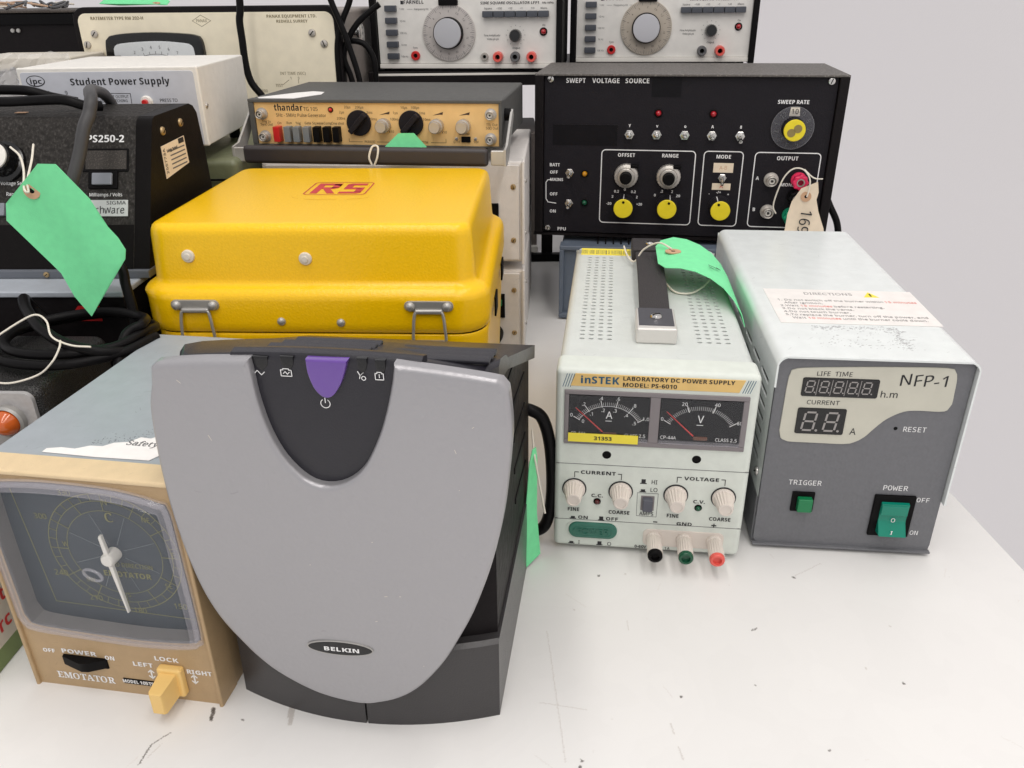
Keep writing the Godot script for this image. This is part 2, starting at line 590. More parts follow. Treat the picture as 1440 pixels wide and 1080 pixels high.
func make_materials() -> void:
	for f in [["sans", "Droid Sans", 400, false], ["bold", "Droid Sans", 700, false], ["serif", "Droid Serif", 400, false], ["serifb", "Droid Serif", 700, false], ["mono", "Droid Sans Mono", 400, false]]:
		var sf := SystemFont.new()
		sf.font_names = PackedStringArray([f[1]])
		sf.font_weight = f[2]
		fonts[f[0]] = sf
	for k in [["ital", "sans"], ["boldital", "bold"]]:
		var fv := FontVariation.new()
		fv.base_font = fonts[k[1]]
		fv.variation_transform = Transform2D(Vector2(1, 0), Vector2(0.22, 1), Vector2.ZERO)
		fonts[k[0]] = fv
	mat("black", c8(14, 13, 14), 0.5)
	mat("black_gloss", c8(18, 18, 20), 0.16)
	mat("rubber", c8(20, 19, 20), 0.36, 0.0, "smudge", "fine", 30.0, 0.2)
	mat("black_paint", c8(36, 34, 38), 0.5, 0.0, "worn", "fine", 7.0, 0.25)
	mat("black_case", c8(28, 25, 26), 0.46, 0.0, "worn", "orange", 9.0, 0.3)
	for k in ["black", "black_paint", "black_case", "rubber"]: mats[k].metallic_specular = 0.22
	mat("chrome", c8(205, 203, 200), 0.2, 1.0)
	mat("nickel", c8(188, 183, 176), 0.34, 0.6)
	mat("steel", c8(176, 174, 170), 0.38, 0.55, "smudge", "fine", 20.0, 0.2)
	mat("brass", c8(176, 152, 112), 0.38, 0.6)
	mat("white_plastic", c8(226, 223, 216), 0.4)
	mat("ivory", c8(222, 214, 200), 0.42, 0.0, "smudge")
	mat("white_ink", c8(232, 232, 232), 0.6)
	mat("black_ink", c8(30, 30, 34), 0.6)
	mat("grey_ink", c8(96, 96, 98), 0.6)
	mat("faint_ink", c8(142, 139, 139), 0.6)
	mat("faint_red", c8(224, 128, 118), 0.6)
	mat("red_ink", c8(205, 50, 45), 0.6)
	mat("red", c8(200, 40, 40), 0.3)
	mat("salmon", c8(225, 95, 85), 0.35)
	mat("pink", c8(226, 42, 92), 0.35)
	mat("green", c8(15, 118, 70), 0.3)
	mat("jack_green", c8(0, 150, 110), 0.35)
	mat("led_red", c8(165, 12, 28), 0.12, 0.0, "", "", 1, 0, 0.6)
	mat("led_amber", c8(190, 130, 20), 0.15)
	mat("led_green", c8(20, 80, 55), 0.15)
	mat("led_dark", c8(80, 30, 30), 0.15)
	mat("yellow_cap", c8(232, 212, 34), 0.42, 0.0, "smudge")
	mat("tag_green", c8(128, 234, 168), 0.85, 0.0, "smudge", "fine", 16.0, 0.25)
	mats.tag_green.backlight_enabled = true
	mats.tag_green.backlight = Color(0.12, 0.3, 0.18)
	mat("tag_cream", c8(232, 216, 192), 0.85, 0.0, "smudge", "fine", 16.0, 0.25)
	mat("eyelet", c8(196, 158, 126), 0.8)
	mat("string", c8(228, 222, 208), 0.9, 0.0, "", "crinkle", 120.0, 0.6)
	mat("paper", c8(240, 238, 235), 0.7, 0.0, "worn", "", 12.0)
	glass("clear", Color(0.6, 0.62, 0.66), 0.03)
	glass("clear_rim", Color(0.80, 0.79, 0.82), 0.22, 0.04)
	glass("smoke", Color(0.1, 0.1, 0.12), 0.35, 0.05)

func setting() -> void:
	# bench top with its marks: scratches, ink spots and scuffs are print on the laminate
	var im := Image.create(2048, 2048, false, Image.FORMAT_RGB8)
	im.fill(Color8(236, 233, 229))
	var f := FastNoiseLite.new()
	f.seed = 9; f.frequency = 0.004; f.fractal_octaves = 4
	for y in range(0, 2048, 2):
		for x in range(0, 2048, 2):
			var g := 0.5 + 0.5 * f.get_noise_2d(x, y)
			im.fill_rect(Rect2i(x, y, 2, 2), Color8(222 + int(8 * g), 221 + int(8 * g), 219 + int(8 * g)))
	var rng := RandomNumberGenerator.new()
	rng.seed = 12
	var x0 := -0.85; var z0 := -0.75
	var sc := 2048.0 / 1.1   # picture covers x -0.85..0.25+, z -0.75..0.35
	var mark := func(ax: float, az: float, bx: float, bz: float, c: Color, w: float):
		var a := Vector2((ax + 0.70) * sc, (az + 1.0) * sc); var b := Vector2((bx + 0.70) * sc, (bz + 1.0) * sc)
		var n := int(a.distance_to(b) / 0.7) + 1
		for i in n + 1:
			var q := a.lerp(b, float(i) / n)
			for k in int(maxf(1, w * w)):
				var P := q + Vector2(rng.randf_range(-w, w), rng.randf_range(-w, w)) * 0.5
				if P.x >= 0 and P.y >= 0 and P.x < 2048 and P.y < 2048:
					im.set_pixelv(Vector2i(P), im.get_pixelv(Vector2i(P)).lerp(c, 0.5))
	var dark := Color8(84, 79, 76); var mid := Color8(196, 191, 186); var soft := Color8(216, 212, 208)
	for i in 36:
		var p := Vector2(rng.randf_range(-0.3, 0.36), rng.randf_range(-0.56, -0.25))
		var d := Vector2.from_angle(rng.randf() * TAU) * rng.randf_range(0.0003, 0.002)
		mark.call(p.x, p.y, p.x + d.x, p.y + d.y, soft if i % 6 else mid, 1.1)
	for i in 16:
		var p := Vector2(rng.randf_range(-0.25, 0.33), rng.randf_range(-0.5, -0.26))
		var d := Vector2.from_angle(rng.randf_range(0.6, 2.2)) * rng.randf_range(0.004, 0.02)
		mark.call(p.x, p.y, p.x + d.x, p.y + d.y, soft, 1.1)
	# marks that stand out in the photograph: pixel-read spots on the bench
	for q in BENCH_MARKS:
		mark.call(q[0], q[1], q[2], q[3], dark if q[4] == 0 else mid, q[5])
	var tm := StandardMaterial3D.new()
	tm.albedo_texture = ImageTexture.create_from_image(im)
	tm.roughness = 0.38
	tm.roughness_texture = tex.rsm
	var st := SurfaceTool.new()
	st.begin(Mesh.PRIMITIVE_TRIANGLES)
	# right edge runs slightly outward toward the viewer
	var c := [Vector3(-1.0, 0, 0.12), Vector3(0.3652, 0, 0.12), Vector3(0.3052, 0, -1.75), Vector3(-1.0, 0, -1.75)]
	for k in [0, 3, 2, 0, 2, 1]:
		var P: Vector3 = c[k]
		st.set_normal(Vector3.UP)
		st.set_uv(Vector2((P.x + 0.70) * sc / 2048.0, (P.z + 1.0) * sc / 2048.0))
		st.add_vertex(P)
	var bench := Node3D.new()
	bench.name = "bench"
	add_child(bench)
	bench.set_meta("kind", "structure")
	part(bench, "bench_top", st.commit(), tm)
	var e := M.new()
	var poly := PackedVector2Array()
	for P in c: poly.append(Vector2(P.x, -P.z) * 1000.0)
	e.prism(poly, -30, -0.4, 0.0, Transform3D(UPF, Vector3.ZERO), true)
	part(bench, "bench_edge", e, mat("edging", c8(206, 204, 203), 0.5, 0.0, "worn"))
	mat("wall_paint", c8(240, 237, 237), 0.75, 0.0, "", "fine", 3.0, 0.1)
	var w := part(self, "side_wall", M.new().box(Vector3(1000, 400, -1750), Vector3(100, 2400, 4998)), mats.wall_paint)
	w.set_meta("kind", "structure")
	w = part(self, "back_wall", M.new().box(Vector3(-550, 400, -4302), Vector3(3198, 2400, 100)), mats.wall_paint)
	w.set_meta("kind", "structure")

# ------------------------------------------------------------------ front row
func ups_front(x: float) -> float:
	var u := (x - 73.5) / 73.5
	return 17.0 + 5.0 * (1.0 - u * u)

func ups() -> void:
	var t := thing("battery_backup", "silver and charcoal battery backup unit with a purple power button", "power supply", Vector3(-0.15422, 0, -0.34108), -0.137)
	mat("ups_silver", c8(165, 164, 167), 0.32, 0.45, "scratch", "fine", 5.0, 0.16)
	mat("ups_dark", c8(34, 33, 40), 0.34, 0.0, "smudge", "fine", 14.0, 0.2)
	mat("ups_base", c8(56, 54, 55), 0.3, 0.0, "worn", "fine", 14.0, 0.25)
	# base: bowed front
	var loops := []
	for half in [[0.0, 75.6], [76.6, 147.0]]:
		loops = []
		for i in 13:
			var x := lerpf(half[0], half[1], i / 12.0)
			var u := (x - 73.5) / 73.5
			var zf := 14.6 * (1.0 - u * u)
			var top := 52.0
			loops.append([Vector3(x, 0, zf), Vector3(x, 0, -150), Vector3(x, top, -150), Vector3(x, top, zf - 4), Vector3(x, top - 2, zf - 1.6)])
		part(t, "base_moulding", M.new().loft(loops), mats.ups_base)
	# body above it
	loops = []
	for i in 25:
		var x := lerpf(1.5, 145.5, i / 24.0)
		var u := (x - 73.5) / 73.5
		var zf := 14.6 * (1.0 - u * u) - 9.0
		loops.append([Vector3(x, 51.0, zf), Vector3(x, 51.0, -152), Vector3(x, 146, -152), Vector3(x, 196, -30), Vector3(x, 205, zf)])
	part(t, "body", M.new().loft(loops), mats.black_case)
	# lid
	loops = []
	for i in 33:
		var u := -1.0 + 2.0 * i / 32.0
		var crown := 7.0 * (1.0 - u * u) - 2.5
		var x := 74.0 + u * 75.2
		var wd := 1.0
		if absf(u) > 0.96: wd = 1.0 - (absf(u) - 0.96) * 3.0
		var zf := (ups_front(x) - 8.0) * wd - (0.0 if absf(u) < 0.9 else (absf(u) - 0.9) * 120.0)
		loops.append([Vector3(x, 203 + crown, zf), Vector3(x, 196, -30), Vector3(x, 147, -154), Vector3(x, 155, -156), Vector3(x, 202 + crown * 0.5, -34), Vector3(x, 207 + crown * 0.6, -26), Vector3(x, 213 + crown, zf - 6), Vector3(x, 211.5 + crown, zf - 1)])
	part(t, "lid", M.new().loft(loops), mats.ups_dark, Vector3.ZERO, 50.0)
	for g in [[44.0, 92.0], [96.0, 146.0]]:
		for k in 3:
			var zc := 0.0 - 8.5 * k
			var a: float = lerpf(g[0], g[1], 0.0) + 3.0 * k
			var u: float = ((a + g[1]) * 0.5 - 75.0) / 80.0
			part(t, "vent_slat", M.new().box(Vector3((a + g[1]) * 0.5, lerpf(210.5 + 7.0 * (1 - u * u), 205.5 + 4.2 * (1 - u * u), (9.0 - zc) / 33.0) - 0.2, zc - 2), Vector3(g[1] - a, 2.0, 6.4), 0.8, 1), mats.ups_dark)
	# silver shield
	var outl := pv([44.9, 218.4, 20, 216.2, -1.0, 212.8, -4.0, 210.2, -5.6, 202, -7.3, 192, -8.8, 177.4, -9.5, 161.1, -9.4, 143.2, -8.2, 124.7, -5.6, 105.8, -1.2, 86.4, 5.6, 70, 15, 56.6, 24.6, 45.4, 36.2, 36.2, 54.8, 26.9, 75.8, 22.9, 87.6, 25.0, 97.3, 29.0, 105.9, 35.4, 112.9, 43.3, 121.5, 55.7, 128.5, 69.5, 135, 83.8, 139.8, 97.1, 145, 114.1, 148.9, 130.5, 151.8, 146.3, 153.6, 161.5, 155, 176.2, 155.8, 190.3, 156.1, 208.0, 153.5, 211.6, 130, 216.2, 108.5, 219.2])
	var notch := pv([108.5, 219.2, 107.5, 212.0, 103.8, 197, 98.9, 182.8, 91.2, 167.9, 82.3, 159.8, 72.7, 157.2, 63.9, 160, 55.1, 169.7, 49.5, 182.4, 46.4, 197.1, 45.3, 209.8, 44.9, 218.4])
	for i in outl.size():
		if outl[i].y < 200: outl[i] = Vector2(74.0 + (outl[i].x - 74.0) * 1.022, outl[i].y - 1.2)
	var loop := smooth2(outl, 3.0)
	loop.append_array(smooth2(notch, 3.0).slice(1, -1))
	loop.remove_at(0)
	loop.insert(0, Vector2(44.9, 218.4))
	if Geometry2D.is_polygon_clockwise(loop): loop.reverse()
	var m := M.new()
	var prev := []
	for l in [[0.0, -7.0], [0.0, -2.6], [0.35, -1.4], [1.1, -0.5], [2.6, 0.0]]:
		var q := M.inset(loop, l[0])
		var cur := []
		for P in q: cur.append(m.p(Vector3(P.x, P.y, ups_front(P.x) + l[1])))
		if prev: m.strip(prev, cur)
		prev = cur
	var face := M.inset(loop, 2.6)
	var pts := face.duplicate()
	var inner := M.inset(loop, 6.0)
	var idx := prev.duplicate()
	for yy in range(28, 224, 7):
		for xx in range(-6, 160, 7):
			if Geometry2D.is_point_in_polygon(Vector2(xx, yy), inner):
				pts.append(Vector2(xx, yy))
				idx.append(m.p(Vector3(xx, yy, ups_front(xx))))
	var tr := Geometry2D.triangulate_delaunay(pts)
	for i in tr.size() / 3:
		var ctr := (pts[tr[i * 3]] + pts[tr[i * 3 + 1]] + pts[tr[i * 3 + 2]]) / 3.0
		if Geometry2D.is_point_in_polygon(ctr, face): m._ccw(idx, tr, i, pts, true)
	part(t, "front_shield", m, mats.ups_silver, Vector3.ZERO, 40.0)
	for q in [[133, 178, 3.0, 1.9], [141, 190, 1.6, 0.6], [20, 178, 4.5, 2.0], [10, 205, 4.0, 2.4], [92, 128, 0.9, 0.2], [60, 112, 0.8, 0.1], [96, 96, 2.2, 0.1], [103, 96.4, 1.2, 0.1], [90, 80, 1.6, 0.3], [112, 52, 0.8, 1.2], [134, 158, 0.7, 0.9]]:
		var fk := part(t, "scuff", M.new().box(Vector3.ZERO, Vector3(q[2] * 0.7, 0.2, 0.08)), mats.ivory, Vector3(q[0], q[1], ups_front(q[0]) + 0.03))
		fk.rotation.z = q[3]
	# dark control panel in the notch
	loops = []
	for i in 17:
		var x := lerpf(34, 119, i / 16.0)
		var u := (x - 75.0) / 80.0
		var top := 211.0 + 7.0 * (1 - u * u) + 3.0
		var z := ups_front(x) - 5.0
		loops.append([Vector3(x, 146, z), Vector3(x, 146, z - 8), Vector3(x, top - 2, z - 12), Vector3(x, top, z - 6), Vector3(x, top - 0.6, z - 2), Vector3(x, top - 3.5, z)])
	var cp := part(t, "control_panel", M.new().loft(loops), mats.ups_dark)
	mat("purple", c8(96, 60, 148), 0.1, 0.0, "", "", 10, 0, 0.7)
	var btn := smooth2(pv([70.0, 219.5, 70.2, 213, 72.2, 206, 75.4, 202.0, 78.2, 201.4, 81.0, 203.0, 84.6, 208.4, 87.2, 215, 88.4, 219.5]), 1.2)
	part(t, "power_button", M.new().prism(btn, 14.0, 19.6, 0.9), mats.purple)
	for q in [[48.6, 216.4, 3.6, 4.4], [60.9, 217.2, 3.0, 4.4], [94.0, 217.8, 2.3, 5.0], [101.9, 217.2, 2.3, 5.0]]:
		var z := ups_front(q[0]) - 5.0
		var pl := smooth2(pv([q[0] - q[2], q[1] + 2.2, q[0] - q[2] * 0.85, q[1] - q[3] * 0.4, q[0], q[1] - q[3], q[0] + q[2] * 0.85, q[1] - q[3] * 0.4, q[0] + q[2], q[1] + 2.2]), 1.0)
		part(t, "status_lens", M.new().prism(pl, z - 2, z + 0.5, 0.4), mats.black_gloss)
	var ic := M.new()
	var z0 := ups_front(75) - 5.0
	ring(ic, 75.8, 197.6, 2.1, 0.36, 120, 420, z0, 28)
	line2(ic, [75.8, 198.0, 75.8, 200.2], 0.4, z0)
	# sine wave, two batteries and a plug
	var zi := ups_front(48) - 4.9
	for q in [[47.6, 210.8, zi, [-2.4, -0.4, -1.2, 1.0, 0.6, -1.1, 2.0, 0.3]], [59.9, 211.8, zi + 0.8, [-2.4, -1.7, -2.4, 1.2, -1.3, 1.2, -1.3, 1.8, 1.3, 1.8, 1.3, 1.2, 2.4, 1.2, 2.4, -1.7, -2.4, -1.7]], [59.9, 211.8, zi + 0.8, [-1.3, -0.5, -0.4, 0.5, 0.5, -0.8, 1.4, 0.2]], [93.2, 212.4, zi + 1.0, [-1.2, 1.6, -0.3, -0.2, 1.2, 1.2, -0.3, -0.2, -0.6, -1.6]], [101.2, 212.2, zi + 0.5, [-1.8, -1.8, -1.8, 1.1, -1.0, 1.1, -1.0, 1.7, 1.0, 1.7, 1.0, 1.1, 1.8, 1.1, 1.8, -1.8, -1.8, -1.8]], [101.2, 212.2, zi + 0.5, [0, 0.6, 0, -0.8]]]:
		var ip := []
		for k in q[3].size(): ip.append(q[3][k] + (q[0] if k % 2 == 0 else q[1]))
		line2(ic, ip, 0.34, q[2])
	ring(ic, 94.4, 211.0, 0.9, 0.34, 0, 360, zi + 1.0, 16)
	part(t, "printed_icons", ic, mats.white_ink)
	# oval badge
	var ov := PackedVector2Array()
	for i in 36: ov.append(Vector2(69.6 + 17.0 * cos(TAU * i / 36), 60.6 + 4.4 * sin(TAU * i / 36)).rotated(0.0))
	var bd := part(t, "badge", M.new().prism(ov, 18, ups_front(70) + 0.6, 0.5), mats.black_gloss)
	var rim := M.new()
	var rp := []
	for i in 24: rp.append(Vector3(69.6 + 17.0 * cos(TAU * i / 24), 60.6 + 4.4 * sin(TAU * i / 24), ups_front(70) + 0.2))
	part(bd, "rim", rim.tube(rp, 0.45, 6, true, 2), mats.steel)
	txt(t, "BELKIN", 70.4, 60.2, 2.5, mats.white_ink, ups_front(70) + 0.8, "bold", 1.55)
	# louvres on the right flank
	for k in 4:
		part(t, "side_vent", M.new().box(Vector3(145.6, 158 - 22.0 * k, -88 - 4.0 * k), Vector3(1.2, 4.2, 52), 0.5, 1), mats.black).rotation.x = -0.08
	part(t, "side_vent", M.new().box(Vector3(145.6, 176, -62), Vector3(1.2, 4.2, 34), 0.5, 1), mats.black)

func emotator() -> void:
	var t := thing("rotator_controller", "tan aerial rotator controller with a big clear compass dial and cream lever", "controller", Vector3(-0.2768, 0, -0.3486), -0.1609)
	mat("tan", c8(176, 149, 112), 0.45, 0.0, "worn", "fine", 12.0, 0.2)
	mat("cream_plastic", c8(222, 198, 158), 0.42, 0.0, "worn", "fine", 12.0, 0.2)
	mat("grey_metal", c8(162, 169, 175), 0.42, 0.1, "worn", "orange", 8.0, 0.15)
	var wx0 := 7.0; var wx1 := 110.0
	var win := smooth2(pv([6, 60, 5.6, 100, 6.4, 132, 10, 137.6, 34, 140.4, 60, 140.6, 84, 139.0, 104, 134.4, 108.6, 130, 109.6, 100, 110.2, 52, 108.4, 46.2, 103, 43.4, 78, 41.6, 50, 42.2, 14, 44.4, 8, 47.2, 6, 52, 6, 60]), 3.0)
	win.remove_at(win.size() - 1)
	# tan fascia with the dial opening cut through
	var outer := rr(0, 0, 114.6, 144.5, 2.0)
	var m := M.new()
	var hole := M.inset(win if not Geometry2D.is_polygon_clockwise(win) else PackedVector2Array(Array(win).duplicate()), 0.0)
	if Geometry2D.is_polygon_clockwise(hole): hole.reverse()
	var bridged := PackedVector2Array()
	# split the frame in two halves round the hole
	var top_i := 0; var bot_i := 0
	for i in hole.size():
		if absf(hole[i].x - 57) + (0.0 if hole[i].y > 90 else 999.0) < absf(hole[top_i].x - 57) + (0.0 if hole[top_i].y > 90 else 999.0): top_i = i
		if absf(hole[i].x - 57) + (0.0 if hole[i].y < 90 else 999.0) < absf(hole[bot_i].x - 57) + (0.0 if hole[bot_i].y < 90 else 999.0): bot_i = i
	for side in 2:
		var a := top_i if side == 0 else bot_i
		var b := bot_i if side == 0 else top_i
		var poly := PackedVector2Array()
		var i := a
		var n := hole.size()
		while i != b:
			poly.append(hole[i]); i = (i + 1) % n
		poly.append(hole[b])
		if side == 0: poly.append_array(pv([57.3, 0, 0, 0, 0, 144.5, 57.3, 144.5]))
		else: poly.append_array(pv([57.3, 144.5, 114.6, 144.5, 114.6, 0, 57.3, 0]))
		m.prism(poly, -14, 0, 0.0)
	part(t, "fascia", m, mats.tan)
	# raised edge lips left and right
	for x in [0.6, 114.0]: part(t, "edge_lip", M.new().box(Vector3(x, 72, -7), Vector3(2.4, 146, 18), 1.0), mats.tan)
	part(t, "top_lip", M.new().box(Vector3(57.3, 145.2, -7.5), Vector3(114.2, 3.0, 17), 1.2), mats.cream_plastic)
	part(t, "cabinet", M.new().box(Vector3(57.3, 72.5, -98), Vector3(113, 145, 164), 1.2), mats.grey_metal)
	part(t, "side_skirt", M.new().box(Vector3(114.2, 36, -30), Vector3(1.0, 72, 30)), mats.tan)
	var lin := []
	for l in [-10.0, 0.4]:
		var cur := []
		for P in M.inset(hole, 0.4): cur.append(Vector3(P.x, P.y, l))
		lin.append(cur)
	part(t, "window_lining", M.new().loft(lin, false, false), mat("lining", c8(128, 126, 126), 0.3, 0.0, "smudge"))
	# dial
	mat("dial_face", c8(58, 68, 78), 0.55, 0.0, "smudge", "", 14.0)
	mat("dial_ink", c8(128, 126, 84), 0.6)
	mat("dial_line", c8(128, 134, 140), 0.6)
	var d := part(t, "dial", M.new().box(Vector3(57.3, 92, -11.5), Vector3(112, 104, 3)), mats.dial_face)
	var pr := M.new()
	var cx := 64.0; var cy := 92.0; var zd := -9.9
	ring(pr, cx, cy, 37.5, 0.5, 0, 360, zd); ring(pr, cx, cy, 33.0, 0.4, 0, 360, zd); ring(pr, cx, cy, 27.0, 0.35, 0, 360, zd)
	for i in 12: ticks(pr, cx, cy, 27, 37.5, i * 30.0, i * 30.0, 1, 0.4, zd)
	ticks(pr, cx, cy, 33, 37.5, 0, 350, 36, 0.3, zd)
	line2(pr, [19, 54, 104, 51], 0.4, zd); line2(pr, [19, 54, 13, 128], 0.4, zd)
	part(d, "dial_rings", pr, mats.dial_ink)
	var sp := M.new()
	for i in 8: ticks(sp, cx, cy, 6, 26, i * 45.0 + 20, i * 45.0 + 20, 1, 0.25, zd)
	part(d, "compass_lines", sp, mats.dial_line)
	for q in [["N", 66, 124.5, 4.0], ["NE", 87, 115.5, 3.6], ["E", 98, 94, 4.2], ["SE", 91, 73, 3.6], ["S", 66, 64, 3.4], ["SW", 45, 72, 3.4], ["W", 36, 95, 3.6], ["150", 95, 59.5, 4.2], ["180", 70, 53.5, 4.2], ["210", 45, 59.5, 4.2], ["240", 28, 75, 4.4], ["300", 26, 112, 4.0], ["330", 44, 128.5, 4.0]]:
		txt(d, q[0], q[1], q[2], q[3] * 0.82, mats.dial_ink, zd + 0.2)
	txt(d, "C", 66, 115, 5.6, mats.dial_ink, zd + 0.2, "serifb")
	txt(d, "WIND DIRECTION", 70, 84.4, 2.6, mats.dial_ink, zd + 0.2)
	txt(d, "EMOTATOR", 68, 78.0, 3.6, mats.dial_ink, zd + 0.2, "bold", 1.05)
	part(t, "hub", M.new().lathe([Vector2(4.0, -10), Vector2(4.0, -3.5), Vector2(3.0, -2.2), Vector2(0, -2.0)], 24, Transform3D(Basis.IDENTITY, Vector3(cx, cy, 0))), mats.white_plastic)
	part(t, "pointer", M.new().prism(pv([62.6, 92, 61.6, 106.0, 62.2, 107.2, 63.6, 107.2, 65.4, 92, 67.8, 57.0, 66.8, 56.4]), -5.4, -3.6, 0.4), mats.white_plastic)
	var cl := []
	for i in 12: cl.append(Vector3(58.0 + 5.0 * cos(TAU * i / 12), 86.4 + 3.2 * sin(TAU * i / 12) - 0.25 * 5.0 * cos(TAU * i / 12), 2.4))
	part(t, "hub_clip", M.new().tube(cl, 0.8, 8, true, 3), mats.clear_rim)
	# clear bowed cover
	var rimpts := []
	for P in win: rimpts.append(Vector3(P.x, P.y, 1.6))
	part(t, "cover_rim", M.new().tube(rimpts, 2.4, 10, true, 1), mats.clear_rim)
	var cov := M.new()
	var ci := M.inset(hole, 3.0)
	cov.prism(ci, 4.6, 6.2, 0.8)
	part(t, "clear_cover", cov, mats.clear)
	var side := M.new()
	var lo := []
	for l in [[hole, 1.0], [M.inset(hole, 1.2), 3.6], [ci, 5.4]]:
		var cur := []
		for P in l[0]: cur.append(Vector3(P.x, P.y, l[1]))
		lo.append(cur)
	side.loft(lo, false, false)
	part(t, "cover_edge", side, mats.clear_rim)
	# lower controls
	txt(t, "OFF", 13.7, 26.2, 2.7, mats.white_ink, 0.2, "bold", 1.1)
	txt(t, "POWER", 32.3, 27.2, 3.0, mats.white_ink, 0.2, "bold", 1.5)
	txt(t, "ON", 51.0, 25.6, 2.9, mats.white_ink, 0.2, "bold")
	part(t, "rocker_surround", M.new().box(Vector3(35.5, 21.0, 0.0), Vector3(27, 7.4, 1.6), 0.6, 1), mats.black)
	part(t, "power_rocker", M.new().prism(pv([0, 0, 26, 0, 26, 1.0, 17, 5.4, 13, 5.8, 0, 1.8]), -3.2, 3.2, 0.5, Transform3D(Basis(Vector3(1, 0, 0), Vector3(0, 0, 1), Vector3(0, -1, 0)), Vector3(22.6, 21.4, 0.0))), mats.black)
	txt(t, "EMOTATOR", 32.0, 8.2, 4.4, mats.white_ink, 0.2, "serifb", 0.98)
	txt(t, "LEFT", 70.5, 23.6, 3.0, mats.white_ink, 0.2, "bold", 1.35)
	txt(t, "LOCK", 85.8, 29.6, 3.0, mats.white_ink, 0.2, "bold", 1.35)
	txt(t, "RIGHT", 104.0, 22.4, 3.0, mats.white_ink, 0.2, "bold", 1.2)
	var ar := M.new()
	for x in [74.6, 100.4]:
		line2(ar, [x, 14.2, x, 19.8], 0.9); line2(ar, [x - 1.6, 18.4, x, 20.2, x + 1.6, 18.4], 0.7); line2(ar, [x - 1.6, 15.6, x, 13.8, x + 1.6, 15.6], 0.7)
	part(t, "arrows", ar, mats.white_ink)
	part(t, "model_plate", M.new().box(Vector3(66.0, 9.6, 0.1), Vector3(20, 3.8, 0.5)), mats.black)
	txt(t, "MODEL", 60.2, 9.6, 1.3, mats.white_ink, 0.5, "bold", 0.9)
	txt(t, "105TS", 70.2, 9.6, 2.4, mats.white_ink, 0.5, "bold", 0.95)
	mat("lever_cream", c8(232, 194, 120), 0.4)
	var kn := part(t, "lever_base", M.new().box(Vector3(88.4, 16.6, 2.2), Vector3(14.4, 19.5, 5.0), 1.4), mats.lever_cream)
	var lv := M.new()
	lv.loft([[Vector3(83, 9, 3), Vector3(93, 9, 3), Vector3(93, 24, 3), Vector3(83, 24, 3)], [Vector3(84, 8, 17), Vector3(92, 8, 17), Vector3(92, 22.6, 17), Vector3(84, 22.6, 17)], [Vector3(84.8, 8.6, 18.4), Vector3(91.2, 8.6, 18.4), Vector3(91.2, 22, 18.4), Vector3(84.8, 22, 18.4)]])
	part(t, "direction_lever", lv, mats.lever_cream)
	# torn label and scuffed glue on the grey lid
	var lab := M.new()
	lab.prism(pv([28.9, 20.4, 60, 19.4, 89.4, 20.1, 96, 33, 97, 46.5, 88, 45.2, 82, 45.8, 78, 41, 72, 41.6, 68, 36, 61, 34.2, 57, 30, 50, 29.6, 44, 25.6, 36, 26.0, 28.9, 24.0]), 145.2, 145.45, 0.0, Transform3D(UPF, Vector3.ZERO))
	part(t, "torn_label", lab, mats.paper)
	txt(t, "Safety", 77.0, 145.6, 4.4, mats.grey_ink, -35.0, "serif", 1.0, false, UPF)
	var rng := RandomNumberGenerator.new()
	rng.seed = 3
	var gl := M.new()
	for i in 150:
		var x := rng.randf_range(48, 84); var dd := 28.0 + (x - 44.0) * 0.45 + absf(rng.randfn(0, 5.0))
		var r := rng.randf_range(0.12, 0.4)
		gl.prism(pv([x, dd, x + r * 1.6, dd + r * 0.3, x + r, dd + r * 1.3]), 145.02, 145.1, 0.0, Transform3D(UPF, Vector3.ZERO), false)
	part(t, "glue_specks", gl, mats.grey_ink).set_meta("kind", "stuff")
	for x in [12.0, 102.0]:
		for z in [-12.0, -165.0]:
			part(t, "foot", M.new().lathe([Vector2(5, -0.2), Vector2(5, 3), Vector2(0, 3)], 16, Transform3D(UPF, Vector3(x, 0, z))), mats.rubber)

